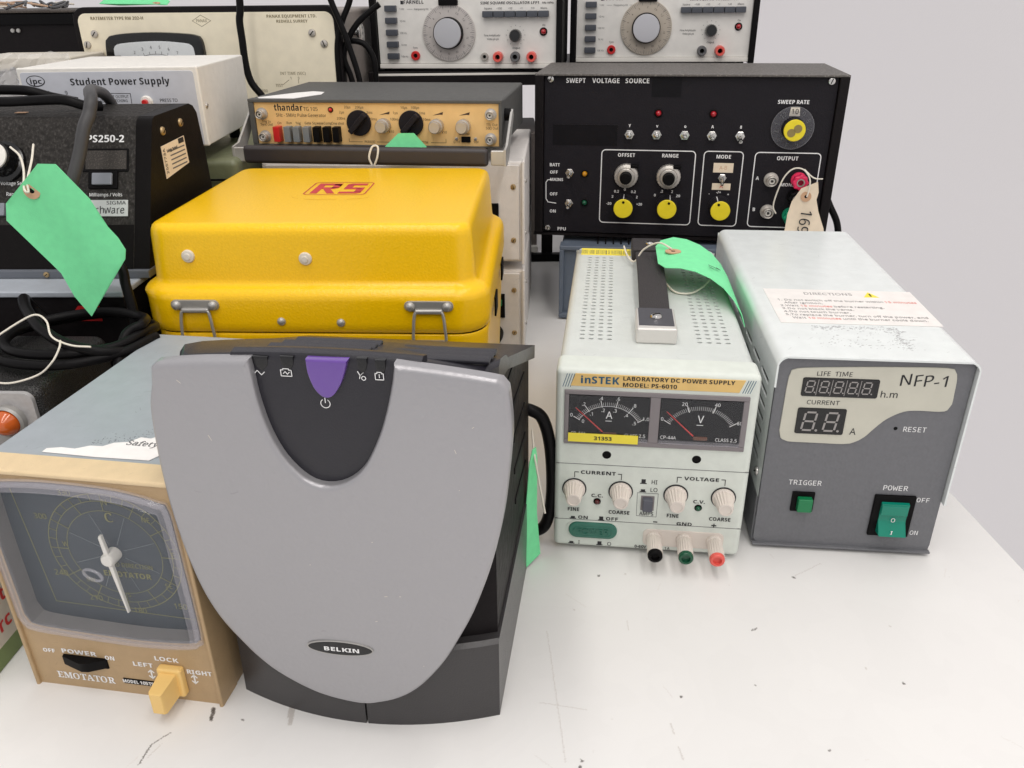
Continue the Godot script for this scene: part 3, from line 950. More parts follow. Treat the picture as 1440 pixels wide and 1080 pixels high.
func instek() -> void:
	var t := thing("bench_power_supply", "pale green laboratory power supply with two black meters and a strap handle", "power supply", Vector3(0.0287, 0.0, -0.4687), -0.1216)
	mat("instek_paint", c8(208, 213, 209), 0.42, 0.0, "worn", "fine", 8.0, 0.15)
	mat("instek_front", c8(216, 222, 214), 0.46, 0.0, "smudge", "fine", 12.0, 0.12)
	mat("gold_strip", c8(226, 190, 118), 0.4, 0.0, "smudge")
	mat("bezel_grey", c8(128, 122, 124), 0.5)
	mat("blue_ink", c8(30, 84, 112), 0.6)
	mat("power_green", c8(48, 108, 92), 0.35)
	mat("fluted", c8(214, 205, 196), 0.42)
	mat("asset_yellow", c8(240, 222, 70), 0.6)
	mat("needle", c8(200, 50, 45), 0.5)
	var H := 141.8; var D := 271.0
	# front moulding
	part(t, "front_moulding", M.new().box(Vector3(64, 72.4, -11), Vector3(128.6, 139, 24), 4.0, 3), mats.instek_front, Vector3(0, 0.4, 0))
	# cover: sides with rounded shoulders
	var prof := []
	for s in [0, 1]:
		for i in 6:
			var a := PI / 2 * i / 5.0
			if s == 0: prof.append(Vector2(7 - 6.5 * cos(a), H - 7 + 6.5 * sin(a) - 0.0))
	var loopz := []
	for z in [-18.0, -D]:
		var l := []
		l.append(Vector3(0.5, 2, z))
		for q in prof: l.append(Vector3(q.x, q.y, z))
		l.append(Vector3(10.8, H - 0.5, z))
		loopz.append(l)
	var m := M.new()
	for side in 2:
		var a := []; var b := []
		for q in loopz[0]: a.append(m.p(Vector3(q.x if side == 0 else 128.0 - q.x, q.y, q.z)))
		for q in loopz[1]: b.append(m.p(Vector3(q.x if side == 0 else 128.0 - q.x, q.y, q.z)))
		if side == 0: m.strip(a, b, false)
		else: m.strip(b, a, false)
	# top sheet with its two fields of oval holes
	var yt := H - 0.5
	var rows := 27; var ph := 7.3; var z1 := -48.3
	for x in [10.8, 91.2]:
		m.grid_holes(Vector3(x, yt, z1), Vector3.RIGHT, Vector3.FORWARD, 4, rows, 6.35, ph, 2.0, 1.35, 1.6, 8, 2.0)
	var zend := z1 - rows * ph
	for r in [[10.8, 117.2, -18.0, z1], [36.2, 91.2, z1, zend], [116.6, 117.2, z1, zend], [10.8, 117.2, zend, -D]]:
		var q := [m.p(Vector3(r[0], yt, r[2])), m.p(Vector3(r[1], yt, r[2])), m.p(Vector3(r[1], yt, r[3])), m.p(Vector3(r[0], yt, r[3]))]
		m.quad(q[0], q[1], q[2], q[3])
	var bq := [m.p(Vector3(127.5, 2, -D)), m.p(Vector3(0.5, 2, -D)), m.p(Vector3(0.5, yt - 2, -D)), m.p(Vector3(127.5, yt - 2, -D))]
	m.quad(bq[0], bq[1], bq[2], bq[3])
	part(t, "cover", m, mats.instek_paint)
	part(t, "chassis", M.new().box(Vector3(64, 30, -145), Vector3(124, 54, 248)), mats.steel)
	for x in [14.0, 114.0]:
		for z in [-18.0, -250.0]: part(t, "foot", M.new().lathe([Vector2(6, 0), Vector2(6, 3.5), Vector2(0, 3.5)], 16, Transform3D(UPF, Vector3(x, 0, z))), mats.rubber)
	# name strip
	part(t, "name_strip", M.new().prism(pv([12.2, 139.2, 118.4, 139.0, 115.1, 130.2, 9.1, 130.4]), 0.8, 1.4, 0.2), mats.gold_strip)
	txt(t, "inSTEK", 27.5, 135.0, 5.0, mats.blue_ink, 1.5, "bold", 1.12)
	txt(t, "LABORATORY DC POWER SUPPLY", 42.0, 137.0, 2.75, mats.black_ink, 1.5, "bold", 1.17, true)
	txt(t, "MODEL: PS-6010", 42.0, 132.6, 2.75, mats.black_ink, 1.5, "bold", 1.17, true)
	var st := M.new()
	for k in 4:
		line2(st, [4.2 + 1.6 * k, 129.6, 6.9 + 1.6 * k, 138.6], 0.4, 1.0)
		line2(st, [118.6 + 1.5 * k - 1.4, 130.0, 121.4 + 1.5 * k - 1.4, 138.6], 0.4, 1.0)
	part(t, "strip_lines", st, mats.blue_ink)
	# meters
	var bz := M.new()
	for r in [[5.5, 124.6, 122.3, 127.6], [5.5, 88.0, 122.3, 91.4], [5.5, 91.4, 8.4, 124.6], [60.4, 91.4, 66.9, 124.6], [118.6, 91.4, 122.3, 124.6]]:
		bz.box(Vector3((r[0] + r[2]) / 2, (r[1] + r[3]) / 2, 0.6), Vector3(r[2] - r[0], r[3] - r[1], 3.4), 0.5, 1)
	part(t, "meter_bezel", bz, mats.bezel_grey)
	for k in 2:
		var ox := 8.4 if k == 0 else 66.9
		var w := 52.0
		var me := part(t, "meter", M.new().box(Vector3(ox + w / 2, 108, 0.9), Vector3(w, 33.4, 0.6)), mats.black)
		var cx := ox + 26.0; var cy := 94.0
		var sc := M.new()
		ticks(sc, cx, cy, 22.6, 25.4, 148, 32, 41, 0.16, 1.2)
		ticks(sc, cx, cy, 22.0, 27.0, 148, 32, 6 if k == 0 else 4, 0.45, 1.2)
		if k == 0: ring(sc, cx, cy, 22.6, 0.25, 32, 148, 1.2, 30)
		line2(sc, [cx - 1.9, 105.8, cx + 1.9, 105.8], 0.4, 1.2)
		part(me, "scale_marks", sc, mats.white_ink)
		var nums: Array = [["0", 148], [".2", 125], [".4", 101], [".6", 79], [".8", 56], ["1.04", 30]] if k == 0 else [["0", 148], ["20", 112], ["40", 70], ["60", 30]]
		for q in nums:
			var a := deg_to_rad(q[1])
			txt(me, q[0], cx + 28.6 * cos(a), cy + 28.6 * sin(a), 2.3, mats.white_ink, 1.3)
		if k == 0:
			for q in [["0", 147], [".1", 124], [".2", 101], [".3", 79], [".4", 56], [".5", 33]]:
				var a := deg_to_rad(q[1])
				txt(me, q[0], cx + 19.8 * cos(a), cy + 19.8 * sin(a), 2.3, mats.white_ink, 1.3)
		txt(me, "A" if k == 0 else "V", cx + 0.2, 110.0, 5.0, mats.white_ink, 1.3)
		txt(me, "CLASS 2.5", cx + 17.5, 95.6, 1.1, mats.white_ink, 1.3)
		txt(me, "CP-44A", cx - 19.5, 95.6, 1.1, mats.white_ink, 1.3)
		var a0 := deg_to_rad(140.0)
		part(me, "needle", M.new().prism(pv([cx - 3.6 + 0.3, 98.0, cx - 3.6 - 0.3, 97.4, ox + 4.3, 114.6, ox + 4.6, 114.9]), 1.4, 1.6), mats.needle)
		part(me, "movement", M.new().box(Vector3(cx + 1, 96.2, 1.6), Vector3(9, 2.6, 1.2), 0.5, 1), mat("copper_coil", c8(104, 66, 48), 0.4, 0.3))
		part(me, "glass", M.new().box(Vector3(ox + w / 2, 108, 2.9), Vector3(w - 0.4, 33.0, 0.6)), mats.clear)
		part(me, "glass_sill", M.new().box(Vector3(ox + w / 2, 92.6, 1.9), Vector3(w - 0.4, 2.2, 2.2), 0.4, 1), mats.clear_rim)
	part(t, "asset_label", M.new().box(Vector3(31.2, 93.8, 3.5), Vector3(45.6, 6.4, 0.3)), mats.asset_yellow)
	txt(t, "31353", 31.2, 93.8, 2.7, mats.black_ink, 3.75, "bold", 1.15)
	# fixing holes and panel seams
	for x in [34.3, 93.1]: part(t, "fixing_hole", M.new().lathe([Vector2(3.0, 1.0), Vector2(2.4, 1.5), Vector2(2.2, 1.05), Vector2(0, 1.02)], 20, Transform3D(Basis.IDENTITY, Vector3(x, 80, 0))), mats.black)
	for y in [72.0, 26.8]: part(t, "panel_seam", M.new().box(Vector3(64, y, 0.9), Vector3(127, 0.35, 0.5)), mats.grey_ink)
	# knobs
	for q in [[13.4, 52.2], [44.9, 51.8], [81.8, 51.5], [113.3, 51.4]]:
		var kn := part(t, "knob", cached("instek_knob", func(): return M.new().lathe([Vector2(7.4, 0.9), Vector2(7.4, 3.0), Vector2(6.7, 3.6), Vector2(5.0, 15.2), Vector2(4.6, 16.0), Vector2(3.5, 16.2), Vector2(3.4, 15.7), Vector2(0, 15.7)], 72, Transform3D.IDENTITY, 18, 0.75, 2, 3)), mats.fluted, Vector3(q[0], q[1], 0))
		part(kn, "knob_ring", cached("instek_kring", func(): return M.new().lathe([Vector2(8.3, 1.0), Vector2(8.3, 1.5), Vector2(7.4, 1.5)], 32)), mats.black_ink)
	txt(t, "FINE", 13.2, 35.2, 2.8, mats.black_ink, 1.2, "bold", 0.95); txt(t, "FINE", 81.0, 34.4, 2.8, mats.black_ink, 1.2, "bold", 0.95)
	txt(t, "COARSE", 44.6, 34.6, 2.8, mats.black_ink, 1.2, "bold", 1.0); txt(t, "COARSE", 112.7, 33.8, 2.8, mats.black_ink, 1.2, "bold", 1.0)
	txt(t, "CURRENT", 29.1, 65.6, 2.6, mats.black_ink, 1.2, "bold", 1.45)
	txt(t, "VOLTAGE", 97.9, 65.0, 2.6, mats.black_ink, 1.2, "bold", 1.45)
	var br := M.new()
	for q in [[13.4, 44.9], [81.9, 113.3]]:
		line2(br, [q[0], 61.6, q[0], 65.6, q[0] + 2.6, 65.6], 0.5, 1.05); line2(br, [q[1], 61.2, q[1], 65.4, q[1] - 2.4, 65.4], 0.5, 1.05)
	part(t, "brackets", br, mats.black_ink)
	txt(t, "C.C.", 29.1, 47.4, 2.5, mats.black_ink, 1.2, "bold", 1.3); txt(t, "C.V.", 97.7, 47.0, 2.5, mats.black_ink, 1.2, "bold", 1.3)
	led(t, 29.3, 42.8, 1.7, mats.led_dark, 1.0); led(t, 97.5, 42.2, 1.7, mats.led_green, 1.0)
	txt(t, "HI", 67.0, 60.6, 3.0, mats.black_ink, 1.2); txt(t, "LO", 67.0, 54.4, 3.0, mats.black_ink, 1.2)
	for q in [[59.8, 60.6, 3.0], [59.8, 54.0, 1.6], [13.0, 29.0, 1.4], [32.6, 28.8, 2.6], [12.4, 7.6, 1.4], [32.2, 7.6, 2.6]]:
		var sy := M.new()
		sy.box(Vector3(q[0], q[1] - 1.4, 1.1), Vector3(4.4, 0.6, 0.2)); sy.box(Vector3(q[0], q[1] - 1.1 + q[2] / 2, 1.1), Vector3(2.8, q[2], 0.2))
		part(t, "switch_symbol", sy, mats.black_ink)
	var fr := M.new()
	line2(fr, [56.2, 51.6, 70.2, 51.6, 70.0, 32.6, 56.5, 32.8, 56.2, 51.6], 0.3, 1.0)
	part(t, "switch_outline", fr, mats.grey_ink)
	part(t, "range_button_well", M.new().box(Vector3(63.4, 43.6, 1.0), Vector3(9.0, 11.6, 0.8)), mats.bezel_grey)
	part(t, "range_button", M.new().box(Vector3(63.4, 43.8, 3.2), Vector3(6.6, 9.4, 5.0), 0.6), mat("slate_button", c8(82, 84, 94), 0.45))
	txt(t, "AMPS", 63.2, 34.8, 2.7, mats.black_ink, 1.2)
	txt(t, "ON", 20.0, 28.8, 2.5, mats.black_ink, 1.2, "bold", 1.35); txt(t, "OFF", 40.0, 28.8, 2.5, mats.black_ink, 1.2, "bold", 1.35)
	part(t, "power_surround", M.new().prism(rr(8.2, 11.2, 46.2, 26.2, 7.2, 8), 0.6, 1.6, 0.5), mats.instek_front)
	var pb := part(t, "power_button", M.new().prism(rr(10.2, 12.6, 44.0, 25.4, 6.2, 8), 0.8, 3.2, 1.0), mats.power_green)
	var po := M.new()
	var ro := rr(13.6, 14.6, 40.4, 22.0, 3.6, 6)
	var rpts := []
	for P in ro: rpts.append(Vector3(P.x, P.y, 3.1))
	part(pb, "raised_outline", po.tube(rpts, 0.55, 6, true, 1), mats.power_green)
	(txt(pb, "POWER", 27.0, 18.5, 4.2, mats.power_green, 3.4, "sans", 1.15).mesh as TextMesh).depth = 0.001
	txt(t, "I", 17.8, 7.4, 2.8, mats.black_ink, 1.2); txt(t, "O", 39.0, 7.4, 3.0, mats.black_ink, 1.2)
	txt(t, "–", 69.8, 29.0, 5.0, mats.black_ink, 1.2, "bold"); txt(t, "GND", 89.3, 28.2, 2.6, mats.black_ink, 1.2, "bold", 1.35); txt(t, "+", 109.4, 28.2, 5.0, mats.black_ink, 1.2, "bold")
	txt(t, "0-60V", 60.8, 7.0, 1.9, mats.black_ink, 1.2, "bold"); txt(t, "1A", 79.2, 6.6, 1.9, mats.black_ink, 1.2)
	part(t, "terminal_recess", M.new().prism(rr(62, 8.6, 117, 22.4, 4.0, 5), 0.6, 1.7, 0.5), mats.fluted)
	var caps := ["black", "led_green", "salmon"]
	for k in 3:
		var x: float = [69.6, 90.0, 110.6][k]
		var te := part(t, "terminal", cached("post", func(): return M.new().lathe([Vector2(5.4, 1.0), Vector2(5.4, 3.5), Vector2(4.9, 4.2), Vector2(5.4, 19.0), Vector2(5.2, 20.4), Vector2(0, 20.4)], 60, Transform3D.IDENTITY, 20, 0.55, 2, 3)), mats.fluted, Vector3(x, 15.6, 0))
		part(te, "terminal_cap", cached("post_cap", func(): return M.new().lathe([Vector2(5.0, 19.8), Vector2(5.0, 22.6), Vector2(4.4, 23.4), Vector2(3.0, 23.4), Vector2(2.7, 21.2), Vector2(0, 21.0)], 28)), mats[caps[k]])
	# strap handle
	mat("strap", c8(50, 46, 47), 0.6, 0.0, "worn", "crinkle", 30.0, 0.5)
	var lo := []
	for i in 13:
		var z := lerpf(-84, -240, i / 12.0)
		var y := H + 6.5 + 5.5 * sin(PI * i / 12.0)
		lo.append([Vector3(54.4, y - 1.2, z), Vector3(75.2, y - 1.2, z), Vector3(75.8, y, z), Vector3(75.0, y + 1.2, z), Vector3(54.6, y + 1.2, z), Vector3(53.8, y, z)])
	part(t, "handle_strap", M.new().loft(lo), mats.strap, Vector3.ZERO, 60)
	part(t, "handle_end_cap", M.new().box(Vector3(64.6, H + 5.2, -66), Vector3(27.5, 11.4, 40), 1.6), mat("bright_metal", c8(214, 211, 206), 0.3, 0.35))
	part(t, "handle_plate", M.new().box(Vector3(64.6, H + 11.0, -68), Vector3(24.0, 0.8, 33), 0.3, 1), mat("worn_plate", c8(92, 92, 98), 0.35, 0.6, "worn", "", 20.0))
	screw(t, 64.6, H + 11.4, 4.2, mats.chrome, UPF, -66)
	part(t, "handle_end_cap", M.new().box(Vector3(64.6, H + 5.2, -252), Vector3(27.5, 11.4, 36), 1.6), mats.strap)
	screw(t, 66.6, H + 11.0, 3.6, mats.chrome, UPF, -250)
	part(t, "caution_label", M.new().box(Vector3(28.0, H - 0.4, -260), Vector3(45, 0.3, 20)), mats.asset_yellow)
	for k in 4: txt(t, "CAUTION refer servicing to qualified personnel", 28.0, H - 0.2, 1.5, mats.grey_ink, -254.0 - 3.2 * k, "sans", 0.8, false, UPF)

func nfp() -> void:
	var t := thing("lamp_controller", "white lamp power unit with grey front panel and green rocker switch", "power supply", Vector3(0.1688, 0.0, -0.4692), -0.1072)
	mat("nfp_white", c8(226, 231, 230), 0.22, 0.0, "worn", "fine", 7.0, 0.06)
	mat("nfp_grey", c8(108, 109, 113), 0.5, 0.0, "smudge", "hammer", 26.0, 0.35)
	mat("nfp_badge", c8(200, 198, 184), 0.3, 0.1, "smudge", "", 6.0)
	mat("rocker_green", c8(8, 126, 104), 0.16)
	mat("digit_grey", c8(150, 146, 144), 0.5)
	var W := 123.3; var H := 149.9; var D := 297.9
	# folded sheet cover: overhangs the front a little, slots in its sides
	var m := M.new()
	var prof := PackedVector2Array()
	for i in 7:
		var a := PI / 2 * i / 6.0
		prof.append(Vector2(7 - 7 * cos(a), H - 7 + 7 * sin(a)))
	var zf := 4.0
	for side in 2:
		var a := []; var b := []; var ai := []; var bi := []
		var pts := [Vector2(0, 128 if side == 0 else 44)]
		if side == 1: pts = [Vector2(0, 44)]
		for q in prof: pts.append(q)
		pts.append(Vector2(W / 2, H))
		for q in pts:
			var x: float = q.x if side == 0 else W - q.x
			var iq := Vector2(maxf(q.x, 1.2), minf(q.y, H - 1.2))
			if q.x > 0.01 and q.x < 7.0: iq = q + Vector2(0.9, -0.9)
			var xi: float = iq.x if side == 0 else W - iq.x
			a.append(m.p(Vector3(x, q.y, zf))); b.append(m.p(Vector3(x, q.y, -D)))
			ai.append(m.p(Vector3(xi, iq.y, zf))); bi.append(m.p(Vector3(xi, iq.y, -D)))
		if side == 0:
			m.strip(a, b, false); m.strip(ai, a, false); m.strip(bi, ai, false)
		else:
			m.strip(b, a, false); m.strip(a, ai, false); m.strip(ai, bi, false)
	# left side below the shoulder: slotted field between y 44 and 128
	var rows := 7; var cols := 8
	m.grid_holes(Vector3(0, 60, -D + 20.0), Vector3.BACK, Vector3.UP, cols, rows, 33.6, 68.0 / 7.0, 13.0, 2.1, 1.2, 12, 8.0)
	for r in [[44.0, 60.0, -D, zf], [60.0, 128.0, -D, -D + 20.0], [60.0, 128.0, -D + 20.0 + cols * 33.6, zf]]:
		var q := [m.p(Vector3(0, r[0], r[2])), m.p(Vector3(0, r[0], r[3])), m.p(Vector3(0, r[1], r[3])), m.p(Vector3(0, r[1], r[2]))]
		m.quad(q[0], q[1], q[2], q[3])
	var bk := [m.p(Vector3(W, 2, -D)), m.p(Vector3(0, 2, -D)), m.p(Vector3(0, H - 3, -D)), m.p(Vector3(W, H - 3, -D))]
	m.quad(bk[0], bk[1], bk[2], bk[3])
	part(t, "cover", m, mats.nfp_white)
	# chassis tray and front panel
	part(t, "chassis", M.new().box(Vector3(W / 2, 28, -150), Vector3(W - 4.5, 48, 286)), mats.steel)
	part(t, "tray", M.new().box(Vector3(W / 2, 23.5, -149.5), Vector3(W - 0.8, 42, 294), 1.0, 1), mats.nfp_grey)
	var fp := rr(1.6, 3.0, W - 1.6, H - 1.6, 5.5)
	part(t, "front_panel", M.new().prism(fp, -3, 0.0, 0.3), mats.nfp_grey)
	part(t, "lower_lip", M.new().box(Vector3(W / 2, 3.4, 0.6), Vector3(W - 2, 1.6, 4), 0.6, 1), mats.nfp_grey)
	for x in [14.0, W - 14]:
		for z in [-20.0, -270.0]: part(t, "foot", M.new().lathe([Vector2(6, 0), Vector2(6, 3.5), Vector2(0, 3.5)], 16, Transform3D(UPF, Vector3(x, 0, z))), mats.rubber)
	for y in [40.0]: screw(t, -0.2, 58, 3.2, mats.chrome, Basis(Vector3(0, 0, 1), Vector3(0, 1, 0), Vector3(-1, 0, 0)), -8)
	# badge
	var b := smooth2(pv([8.2, 95, 8.4, 108, 8.8, 130, 9.8, 137.0, 13.6, 140.4, 40, 142.2, 75, 143.6, 104.6, 144.0, 109.6, 142.0, 111.6, 136.8, 112.2, 126, 112.4, 119, 110.6, 114.6, 105.6, 113.2, 93.2, 113.4, 84.2, 112.3, 74.9, 106.8, 68.3, 99.4, 63, 92.5, 57, 88.2, 50.5, 86.6, 30, 86.7, 14.4, 87.0, 9.6, 89.6]), 2.5)
	part(t, "display_badge", M.new().prism(b, -0.2, 0.8, 0.3), mats.nfp_badge)
	txt(t, "LIFE  TIME", 37.0, 137.2, 2.9, mats.black_ink, 0.9, "ital", 1.2)
	txt(t, "CURRENT", 32.8, 116.8, 2.9, mats.black_ink, 0.9, "sans", 1.2)
	txt(t, "h.m", 72.8, 124.2, 4.3, mats.black_ink, 0.9, "sans", 1.1)
	txt(t, "A", 54.9, 96.3, 4.6, mats.black_ink, 0.9)
	txt(t, "NFP-1", 92.6, 134.0, 7.2, mats.black_ink, 0.9, "ital", 1.18)
	var ds := M.new()
	for k in 2:
		var r: Array = [[18.0, 121.2, 65.6, 134.6], [17.8, 93.6, 48.8, 112.8]][k]
		var dp := part(t, "display_window", M.new().prism(rr(r[0], r[1], r[2], r[3], 1.4), 0.4, 1.5, 0.5), mats.black_gloss)
		var dg := M.new()
		if k == 0:
			for i in 5: digit8(dg, 23.0 + 8.8 * i, 128.4, 2.3, 4.0, 0.75, 1.5)
			for i in 4: line2(dg, [27.2 + 8.8 * i, 122.6, 27.8 + 8.8 * i, 133.4], 0.35, 1.5)
		else:
			for i in 2: digit8(dg, 26.0 + 13.8 * i, 103.2, 3.6, 6.6, 1.25, 1.5)
		part(dp, "figure_bars", dg, mats.digit_grey)
	part(t, "reset_hole", M.new().lathe([Vector2(1.3, 0.1), Vector2(0, 0.12)], 14, Transform3D(Basis.IDENTITY, Vector3(81.6, 99.6, 0))), mats.black)
	txt(t, "RESET", 93.6, 99.2, 3.4, mats.white_ink, 0.15, "mono", 1.05)
	txt(t, "TRIGGER", 30.8, 54.8, 3.6, mats.white_ink, 0.15, "mono", 1.05)
	txt(t, "POWER", 90.2, 53.8, 3.6, mats.white_ink, 0.15, "mono", 1.1)
	txt(t, "OFF", 110.0, 45.2, 3.3, mats.white_ink, 0.15, "mono", 1.05)
	txt(t, "ON", 109.2, 18.2, 3.3, mats.white_ink, 0.15, "mono", 1.05)
	part(t, "trigger_well", M.new().box(Vector3(31.0, 40.0, 0.6), Vector3(15.0, 15.6, 2.0), 0.5, 1), mats.black)
	part(t, "trigger_button", M.new().box(Vector3(31.8, 39.4, 3.4), Vector3(9.6, 10.4, 5.2), 0.7), mats.green)
	var rf := part(t, "rocker_frame", M.new().box(Vector3(91.4, 32.0, 0.8), Vector3(27.0, 33.0, 2.4), 0.7), mats.black)
	part(t, "power_rocker", M.new().prism(pv([-12.4, 1, -11.6, 4.2, 1.2, 3.0, 3.4, 3.4, 11.6, 9.0, 12.6, 1]), -9.0, 9.0, 0.5, Transform3D(Basis(Vector3(0, -1, 0), Vector3(0, 0, 1), Vector3(-1, 0, 0)), Vector3(91.6, 31.6, 0))), mats.rocker_green)
	part(t, "rocker_lens", M.new().box(Vector3(91.6, 38.2, 3.9), Vector3(17.6, 8.0, 1.6), 0.6), mats.rocker_green)
	txt(t, "O", 91.8, 30.4, 3.0, mats.white_ink, 4.2); txt(t, "I", 91.0, 22.6, 3.0, mats.white_ink, 8.0, "bold")
	# directions label on top
	part(t, "directions_label", M.new().prism(pv([12.5, 54.6, 120.6, 55.0, 121.2, 125.4, 12.5, 126.0]), 150.0, 150.25, 0.0, Transform3D(UPF, Vector3.ZERO)), mat("label_paper", c8(237, 233, 229), 0.5, 0.0, "smudge"))
	txt(t, "DIRECTIONS", 58.5, 150.3, 4.6, mats.faint_ink, -116, "sans", 1.0, false, UPF)
	part(t, "warning_triangle", M.new().prism(pv([83.6, 110.8, 94.6, 110.8, 89.2, 122.0]), 150.25, 150.4, 0.0, Transform3D(UPF, Vector3.ZERO)), mats.asset_yellow)
	txt(t, "!", 89.2, 150.5, 5.5, mats.black_ink, -115, "bold", 1.0, false, UPF)
	var rows_t := [[["1. Do not switch off the burner within ", 0], ["15 minutes", 1]], [["   After ignition.", 0]], [["2.Wait ", 0], ["15 minutes", 1], [" before restarting.", 0]], [["3.Do not block the vents.", 0]], [["4.Do not touch burner.", 0]], [["5.To replace the burner, turn off the power, and", 0]], [["   Wait ", 0], ["10 minutes", 1], [" until the burner cools down.", 0]]]
	for i in rows_t.size():
		var x := 18.6
		for sgm in rows_t[i]:
			var s: String = sgm[0]
			var lead := s.length() - s.lstrip(" ").length()
			var o := txt(t, s.strip_edges(), x + lead * 1.25, 150.35, 3.3, mats.faint_red if sgm[1] else mats.faint_ink, -(101.0 - 6.1 * i), "sans", 0.98, true, UPF)
			x += (o.mesh as TextMesh).get_aabb().size.x * 1000.0 * 0.98 + lead * 1.25 + (1.3 if s.ends_with(" ") else 0.0)
	# worn residue of an old sticker
	var rng := RandomNumberGenerator.new()
	rng.seed = 11
	var g := M.new()
	for i in 420:
		var edge := i % 3
		var x := rng.randf_range(30, 88); var d := rng.randf_range(12, 52)
		if edge == 0: d = 48 + rng.randfn(0, 2.2)
		elif edge == 1: x = 84 + rng.randfn(0, 3.0)
		var r := absf(rng.randfn(0, 0.5)) + 0.12
		g.prism(pv([x, d, x + r * rng.randf_range(1, 2.4), d + r * 0.2, x + r * 0.9, d + r * rng.randf_range(0.6, 1.6)]), 149.95, 150.02, 0.0, Transform3D(UPF, Vector3.ZERO), false)
	part(t, "sticker_residue", g, mat("residue", c8(176, 176, 178), 0.8)).set_meta("kind", "stuff")

const BENCH_MARKS := [[0.0576, -0.438, 0.0577, -0.4373, 0, 3], [0.1884, -0.4341, 0.1898, -0.433, 0, 2.4], [0.19, -0.4351, 0.2126, -0.4483, 1, 1.3], [0.147, -0.3839, 0.1511, -0.3859, 0, 1.6], [0.0933, -0.3325, 0.0934, -0.3318, 0, 2.5], [0.0842, -0.3138, 0.0848, -0.307, 1, 1.5], [0.0857, -0.2984, 0.0867, -0.2908, 1, 1.5], [0.0339, -0.291, 0.0342, -0.2904, 0, 2.6], [0.0325, -0.2872, 0.0332, -0.2868, 0, 2.6], [0.2224, -0.3406, 0.2223, -0.3393, 0, 2], [0.0712, -0.394, 0.071, -0.3851, 1, 1.1], [0.0202, -0.3852, 0.0256, -0.2901, 1, 1.1], [0.014, -0.3291, 0.0395, -0.3238, 1, 1.0], [0.2342, -0.3867, 0.2343, -0.3861, 1, 2], [0.1638, -0.2956, 0.1641, -0.2953, 0, 1.8], [0.1375, -0.3403, 0.1376, -0.34, 0, 1.8], [0.0384, -0.4047, 0.0386, -0.4041, 1, 2], [0.0758, -0.4395, 0.0762, -0.4388, 1, 2], [0.2057, -0.3521, 0.2056, -0.3515, 1, 2], [-0.1687, -0.3276, -0.1678, -0.3236, 0, 3.5], [-0.1679, -0.3226, -0.1673, -0.3197, 0, 3], [-0.1247, -0.328, -0.1241, -0.322, 1, 6], [-0.1239, -0.323, -0.1231, -0.3163, 1, 4], [-0.1954, -0.2919, -0.194, -0.3033, 0, 1.5], [-0.194, -0.3033, -0.1865, -0.3114, 0, 1.3], [-0.1504, -0.3195, -0.1499, -0.319, 0, 2], [-0.1925, -0.2957, -0.1889, -0.3037, 1, 1.2]]

